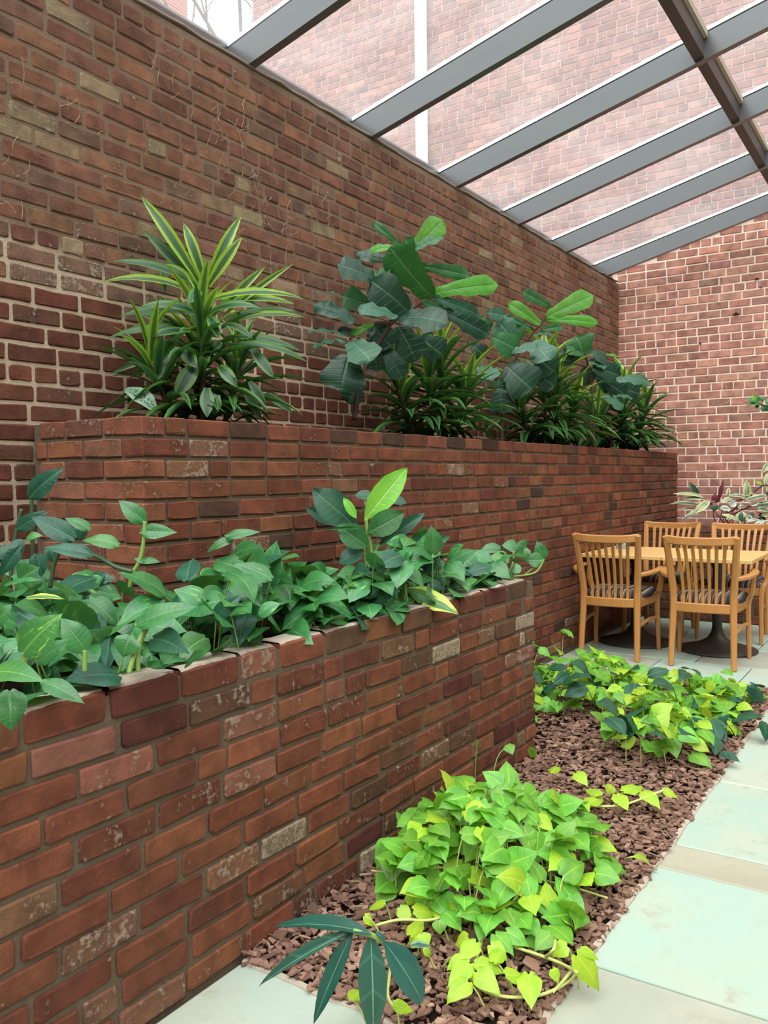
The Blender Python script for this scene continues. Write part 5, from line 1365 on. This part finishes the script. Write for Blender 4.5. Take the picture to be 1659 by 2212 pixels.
place_leaf(lf, 'heart', 'lime', (-1.46, 3.12, .20), (-1.43, 3.10, .17), (.3, -.6, .7), .05, 2)
stems(lf, 'stem', [[(-1.50, 2.92, .0), (-1.505, 2.91, .13), (-1.49, 2.90, .26)], [(-1.48, 3.0, 0), (-1.49, 3.06, .16), (-1.46, 3.12, .20)]], .0022, M_STEM)

FAR = [(-2.2, 5.2), (-1.9, 5.36), (-1.37, 5.28), (-.98, 5.12), (-.84, 4.8), (-.82, 4.2), (-.89, 3.78), (-1.11, 3.62), (-1.33, 3.86), (-1.42, 4.15), (-1.5, 4.3), (-1.75, 4.05), (-2.0, 3.9), (-2.2, 4.1)]
def far_spot(rng):
    for _ in range(80):
        x, y = rng.uniform(-2.2, -.8), rng.uniform(3.6, 5.34)
        if inside(FAR, x, y) and not (x < -1.53 and y < 3.72): break
    h = .13 + .07 * math.sin(x * 7 + y * 4)
    if y > 5: h *= .75
    return x, y, rng.uniform(.15, 1) * h + .03, .01
def far_half(left):
    def f(rng):
        for _ in range(50):
            p = far_spot(rng)
            if (p[0] < -1.55) == left: return p
        return p
    return f
fv = plant('lime_vine', 'lime vine carpet between the low planter end and the long wall', 'plant', (-1.85, 4.6, 0))
mound(fv, 230, far_half(True), 'heart', [('lime', 9), ('yellow', 3)], (.075, .11), .8, M_STEM_L, random.Random(17), tilt=.32, wallx=-2.22)
fv2 = plant('lime_vine', 'lime vine carpet in front of the chairs, mixed with dark leaves', 'plant', (-1.2, 4.6, 0))
mound(fv2, 270, far_half(False), 'heart', [('lime', 7), ('yellow', 4)], (.075, .11), .8, M_STEM_L, random.Random(18), tilt=.32)
fw2 = plant('lime_vine', 'creeping lime vine edge at the far right corner of the bark bed', 'plant', (-.95, 5.2, 0))
mound(fw2, 34, lambda r: (r.uniform(-1.25, -.84), r.uniform(5.02, 5.33), r.uniform(.03, .07), .01), 'heart', [('lime', 1), ('yellow', 2)], (.05, .07), .85, M_STEM_L, random.Random(19), tilt=.3)
fe = plant('lime_vine', 'few lime leaves climbing the base of the long wall at the bed corner', 'plant', (-2.2, 5.0, 0))
mound(fe, 9, lambda r: (r.uniform(-2.19, -2.05), r.uniform(4.7, 5.3), r.uniform(.12, .30), .01), 'heart', [('lime', 3), ('yellow', 1)], (.08, .11), .8, M_STEM_L, random.Random(23), wallx=-2.23)
DK = random.Random(29)
for i, (lab, x, y, n, sx, sy) in enumerate([
    ('dark green leafy vine at the left of the far lime carpet', -1.72, 4.35, 9, .14, .16),
    ('dark green leafy vine in the middle of the far lime carpet', -1.40, 4.55, 12, .16, .2),
    ('dark green leafy vine at the near edge of the far lime carpet', -1.12, 3.85, 9, .13, .12),
    ('dark green leafy vine on bark at the right of the far lime carpet', -.92, 4.15, 8, .08, .2),
    ('dark green leafy vine at the far right corner of the bed', -.90, 4.85, 8, .07, .14)]):
    pv = plant('dark_vine', lab, 'plant', (x, y, 0), 'dark vines in the bark bed')
    mound(pv, n, lambda r: (r.gauss(x, sx), r.gauss(y, sy), r.uniform(.13, .23) if i < 3 else r.uniform(.05, .12), .01), 'ovate', [('deep', 1)], (.11, .15), .66, M_STEM_D, random.Random(90 + i), tilt=.3)
sl = plant('stray_vine', 'dark green leaf lying over the edge of the paving', 'plant', (-.8, 3.95, 0))
from_list(sl, STRAY, 'ovate', {'d': 'deep'}); stems(sl, 'stem', [STRAY_S], .003, M_STEM_D)

# --- ginger at the near corner
gg = plant('ginger_plant', 'dark blue-green ginger shoot with long drooping leaves at the near bed corner', 'plant', (-.93, 1.55, 0))
from_list(gg, GINGER, 'lance', {'g': 'ginger', 'v': 'ginger_v', 't': 'ginger_t', 'w': 'ginger_w'}, .55)
stems(gg, 'stem', [GINGER_S], .006, M_STEM)

# --- pothos in the low planter
def lip(pt):
    if XF - .11 < pt.x < XF + .02: return ZF + .014
    return None
def pothos_spot(y0, y1, hi):
    def f(rng):
        y = rng.uniform(y0, y1); q = rng.random(); x = -2.2 + .62 * q
        if y < 1.9: x = -2.6 + 1.02 * q
        top = hi * (.55 + .45 * math.sin(PI * min(1, .25 + .75 * (1 - q)))) * (.8 + .25 * math.sin(y * 6.1 + x * 9))
        return x, y, .775 + top * rng.choice((rng.uniform(.1, .6), rng.uniform(.5, 1), rng.uniform(.7, 1))), .755
    return f
PM = [('pothos', 10), ('pothos_v', 2), ('deep', 1)]
for lab, y0, y1, n, hi, sz, sd in [
    ('trailing pothos at the left end of the low planter', .55, 1.45, 190, .27, (.11, .155), 1),
    ('trailing pothos in the left middle of the low planter', 1.45, 2.05, 175, .28, (.105, .15), 2),
    ('trailing pothos in the middle of the low planter', 2.05, 2.65, 170, .28, (.10, .145), 3),
    ('trailing pothos around the tall philodendron', 2.65, 3.2, 150, .28, (.10, .14), 4),
    ('trailing pothos at the far end of the low planter', 3.2, 3.56, 95, .22, (.085, .12), 5)]:
    po = plant('pothos', lab, 'plant', (-1.9, (y0 + y1) / 2, .75), 'pothos in the low planter')
    mound(po, n, pothos_spot(y0, y1, hi), 'ovate', PM, sz, .68, M_STEM, random.Random(400 + sd), tipdir=(.45, -.6, -.2), spread=.6, tilt=.34, ground=lip, wallx=-2.2 if y0 > 1.9 else None)
fp = plant('pothos', 'large marbled pothos leaves hanging over the near brick rim', 'plant', (-1.7, 1.1, .75))
FM = {'v': 'pothos_v', 'l': 'pothos', 'm': 'pothos', 'd': 'deep', 't': 'phil_y', 'y': 'phil_y', 'b': 'phil_b', 'c': 'pothos'}
from_list(fp, FRONTPOTHOS, 'ovate', FM)
stems(fp, 'stem', [FRONTPOTHOS_S1, FRONTPOTHOS_S2, FRONTPOTHOS_S3, FRONTPOTHOS_S4], .006, M_STEM)
wv = plant('pothos', 'dark-leaved pothos climbing the brick wall at far left', 'plant', (-2.7, 1.5, .75))
from_list(wv, WALLVINE, 'ovate', FM); stems(wv, 'stem', [WALLVINE_S1, WALLVINE_S2, WALLVINE_S3, WALLVINE_S4], .006, M_STEM_D)
sg = plant('pothos', 'upright pothos shoot standing before the upper planter corner', 'plant', (-2.15, 1.8, .75))
from_list(sg, SPRIG, 'ovate', FM); stems(sg, 'stem', [SPRIG_S], .0065, M_STEM)
ep = plant('pothos', 'pothos tendril curling up past the far end of the brick rim', 'plant', (-1.75, 3.5, .75))
from_list(ep, ENDPOTHOS, 'ovate', FM); stems(ep, 'stem', [ENDPOTHOS_S1, ENDPOTHOS_S2, ENDPOTHOS_S3], .005, M_STEM)
ph = plant('philodendron', 'tall philodendron with one bright upright leaf among the pothos', 'plant', (-1.95, 2.95, .75))
from_list(ph, PHIL, 'ellip', {'b': 'phil_b', 'd': 'deep', 'm': 'fig_m', 'y': 'phil_y', 't': 'tan'}, .35)
stems(ph, 'stalk', [PHIL_S1, PHIL_S2, PHIL_S3, PHIL_S4, PHIL_S5], .008, M_STEM)
# bromeliad bud at far left: a dark spiky rosette with a small red flower
br = plant('bromeliad', 'dark spiky rosette with a small red bud at left edge of the planter', 'plant', (-1.72, 1.02, .78))
for i in range(9):
    a = i * 2.4; d = Vector((math.cos(a) * .5, math.sin(a) * .5, 1)).normalized()
    place_leaf(br, 'strap', 'deep', (-1.72, 1.02, .79), Vector((-1.72, 1.02, .79)) + d * .17, (-d.x, -d.y, .6), .022, i % 8, .4)
MB().add(tube([(.02, 0, .05), (.025, .005, .17)], .004)).build('flower_stalk', M_STEM_R, br)
bm = bmesh.new(); bmesh.ops.create_icosphere(bm, subdivisions=2, radius=.014)
for v in bm.verts: v.co.z *= 1.35; v.co += Vector((.025, .005, .185))
obj('flower_bud', bm, br, mat_simple('red_petal', srgb(170, 30, 36), .5, .4))

# --- striped dracaenas in the tall planter
def dracaena(label, loc, canes, n, hi, seed, bright=.35, lens=(.28, .38), wid=.040, front=1.0, pedge=-2.83):
    t = plant('dracaena', label, 'plant', loc, 'striped dracaenas in the tall planter')
    rng = random.Random(seed); L0 = Vector(loc)
    paths = []
    for ci, (dx, dy, h) in enumerate(canes):
        base = L0 + Vector((dx * .4, dy * .4, 0)); top = L0 + Vector((dx, dy, h))
        paths.append([base, base.lerp(top, .5) + Vector((.01, 0, 0)), top])
        for i in range(n):
            f = (i + .5) / n
            a = i * 2.39996 + ci * 1.1 + rng.uniform(-.3, .3)
            el = math.radians(-12 + 90 * f ** 1.25 + rng.uniform(-10, 10)); Bd = math.radians(88 - 52 * f + rng.uniform(-22, 22))
            L = rng.uniform(*lens) * (.8 + .3 * math.sin(PI * min(1, f + .15)))
            c = math.sin(Bd / 2) / (Bd / 2)
            e = el - Bd * .42
            p = base.lerp(top, .08 + .92 * f)
            d = Vector((math.cos(a) * math.cos(e), math.sin(a) * math.cos(e), math.sin(e)))
            q = p + d * L * c
            if q.x < pedge: q.x = pedge + rng.uniform(0, .06); q.y += rng.uniform(-.08, .08); q.z += .03
            if q.z < 1.47: q.z = 1.47 + rng.uniform(0, .04)
            if q.z < 1.56 and q.x > XU - .11: q.z = 1.56
            if p.z > 1.56 or q.z > 1.5:
                nr = Vector((-d.x * math.sin(e), -d.y * math.sin(e), math.cos(e)))
                place_leaf(t, 'strap', 'drac_b' if f > 1 - bright * rng.uniform(.6, 1.4) else 'drac_m', p, q, nr, wid * rng.uniform(.85, 1.15), rng.randrange(8), round(Bd, 1))
    stems(t, 'cane', paths, [.014, .012, .008], M_STEM_B, 7)
    return t
dr = dracaena('largest striped dracaena, nearest in the tall planter, alone against the wall', (-2.57, 2.52, 1.45), [(.02, .0, .52), (-.1, -.18, .34), (.05, .2, .36), (-.06, .05, .42)], 40, 0, 501, .2, (.28, .38), .041)
from_list(dr, DRAC_A, 'strap', {'b': 'drac_b', 'm': 'drac_m'})
dracaena('second striped dracaena from the left, beneath the large fig leaves', (-2.56, 4.45, 1.45), [(.02, -.1, .48), (-.06, -.32, .36), (.08, .3, .40), (.02, .08, .60)], 42, 0, 502, .14, (.34, .46), .054)
dracaena('third striped dracaena from the left, between the second and third figs', (-2.56, 6.2, 1.45), [(.02, -.1, .70), (-.08, -.4, .44), (.08, .4, .42), (.06, .1, .6)], 42, 0, 503, .14, (.38, .52), .060)
dracaena('last striped dracaena, in the corner by the back wall', (-2.55, 8.05, 1.45), [(.02, 0, .66), (-.08, -.5, .40), (.1, .45, .5), (.06, -.2, .5)], 44, 0, 504, .1, (.40, .54), .066)
ag = plant('aglaonema', 'single silver-patterned leaf at the near corner of the tall planter', 'plant', (-2.6, 2.15, 1.45))
from_list(ag, AGLAO, 'ellip', {'a': 'pewter'}); stems(ag, 'stem', [AGLAO_S], .005, M_STEM)

# --- fiddle-leaf figs
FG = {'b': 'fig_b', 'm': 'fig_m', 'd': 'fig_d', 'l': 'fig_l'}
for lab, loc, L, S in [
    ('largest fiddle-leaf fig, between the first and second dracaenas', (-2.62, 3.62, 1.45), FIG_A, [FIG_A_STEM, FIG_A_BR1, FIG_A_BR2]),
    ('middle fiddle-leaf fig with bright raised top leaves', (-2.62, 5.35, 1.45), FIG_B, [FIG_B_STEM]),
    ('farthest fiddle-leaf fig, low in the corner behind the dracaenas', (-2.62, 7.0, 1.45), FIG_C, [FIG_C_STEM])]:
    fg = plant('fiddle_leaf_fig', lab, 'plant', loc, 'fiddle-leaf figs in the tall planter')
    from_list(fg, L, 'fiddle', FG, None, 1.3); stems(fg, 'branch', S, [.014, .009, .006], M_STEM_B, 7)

# --- back planter plants
SM = {'c': 'cream', 's': 'stro', 'g': 'deep', 'r': 'red', 'w': 'white', 'b': 'phil_b'}
st = plant('stromanthe', 'cream-striped plant with burgundy new leaves at the left of the back planter', 'plant', (-1.55, 7.98, .78))
from_list(st, STRO, 'lance', SM)
stems(st, 'stem', [[(-1.55 + rq.uniform(-.12, .14), 7.98 + rq.uniform(-.05, .05), .78), (-1.55 + rq.uniform(-.14, .16), 7.95, .90), (-1.55 + rq.uniform(-.2, .2), 7.93, 1.02)] for _ in range(14)], .004, M_STEM_R)
s2 = plant('stromanthe', 'white and green marbled plant in the middle of the back planter', 'plant', (-1.2, 7.98, .78))
from_list(s2, STRO2, 'lance', SM)
mound(s2, 30, lambda r: (r.uniform(-1.4, -.75), r.uniform(7.92, 8.25), r.uniform(.84, 1.02), .78), 'lance', [('stro', 3), ('white', 1), ('deep', 2)], (.12, .17), .34, M_STEM_R, random.Random(610))
df = plant('dieffenbachia', 'tall cream-edged plant in the back planter at the right picture edge', 'plant', (-.95, 8.2, .78))
from_list(df, DIEF, 'lance', SM); stems(df, 'stem', [DIEF_S], .014, M_STEM); stems(df, 'branch', [DIEF_S2], .007, M_STEM_B)
s3 = plant('stromanthe', 'low dark foliage continuing along the back planter past the frame', 'plant', (-.4, 8.1, .78))
mound(s3, 40, lambda r: (r.uniform(-.75, .3), r.uniform(7.92, 8.4), r.uniform(.84, 1.1), .78), 'lance', [('stro', 3), ('white', 1), ('deep', 2)], (.14, .2), .34, M_STEM_R, random.Random(611))
tw = plant('leafy_branch', 'small leafy branch leaning in at the right picture edge above the back planter', 'plant', (-.5, 8.0, .78))
from_list(tw, TWIG, 'ellip', {'m': 'pothos', 'd': 'deep', 'b': 'phil_b', 'l': 'pothos'})
stems(tw, 'branch', [[(-.42, 7.98, .78), (-.40, 7.9, 1.1)] + [p for p in TWIG_S]], .008, M_STEM_B)

# --- small things among the leaves
M_BOX = mat_simple('pale_grey_plastic', srgb(206, 208, 214), .5, .4, .05)
def spot(label, x, y, z, s, rz, tl):
    t = tag(empty('ground_light', (x, y, z), rz), label, 'light')
    MB().add(sweep([(0, 0, 0), (0, 0, s * .9)], (s * .9, s * .6), hint=(0, 1, 0))).build('housing', mat_simple('grey_casing', srgb(140, 140, 140), .5, .4), t)
    MB().add(sweep([(-s * .5, 0, s * .9), (s * .5, 0, s * .9 + tl)], (s * .66, .008))).build('lid', M_BOX, t)
    MB().add(sweep([(0, 0, -.06), (0, 0, .005)], (.014, .014), hint=(0, 1, 0))).build('spike', M_GASKET, t)
spot('small grey box with a pale lid among the far lime vines', -1.63, 4.92, .06, .075, .2, .0)
spot('small pale box half buried in pothos at the left of the low planter', -2.05, 1.35, .90, .035, .3, .0)
cup = tag(empty('plastic_cup', (-2.02, 3.98, .02), .4), 'crumpled clear and white cup in the leaves behind the planter corner', 'cup')
V, Fc = sweep([(-.05, 0, .03), (.05, 0, .035)], [(.05, .05), (.07, .07)], sides=12, closed=False); MB().add((V, Fc)).build('cup_wall', M_CARD, cup, True)
MB().add(tube([(.05 , .035 * math.cos(k * .5236), .035 + .035 * math.sin(k * .5236)) for k in range(13)], .003, 5, 0)).build('rim', M_CARD, cup)
hk = tag(MB().add(tube([(-1.80, 3.90, .02), (-1.80, 3.885, .05), (-1.785, 3.87, .065), (-1.77, 3.88, .04)], .005, 6)).build('white_hook', M_CARD), 'small white plastic curl on the bark beside the lime leaves', 'debris')
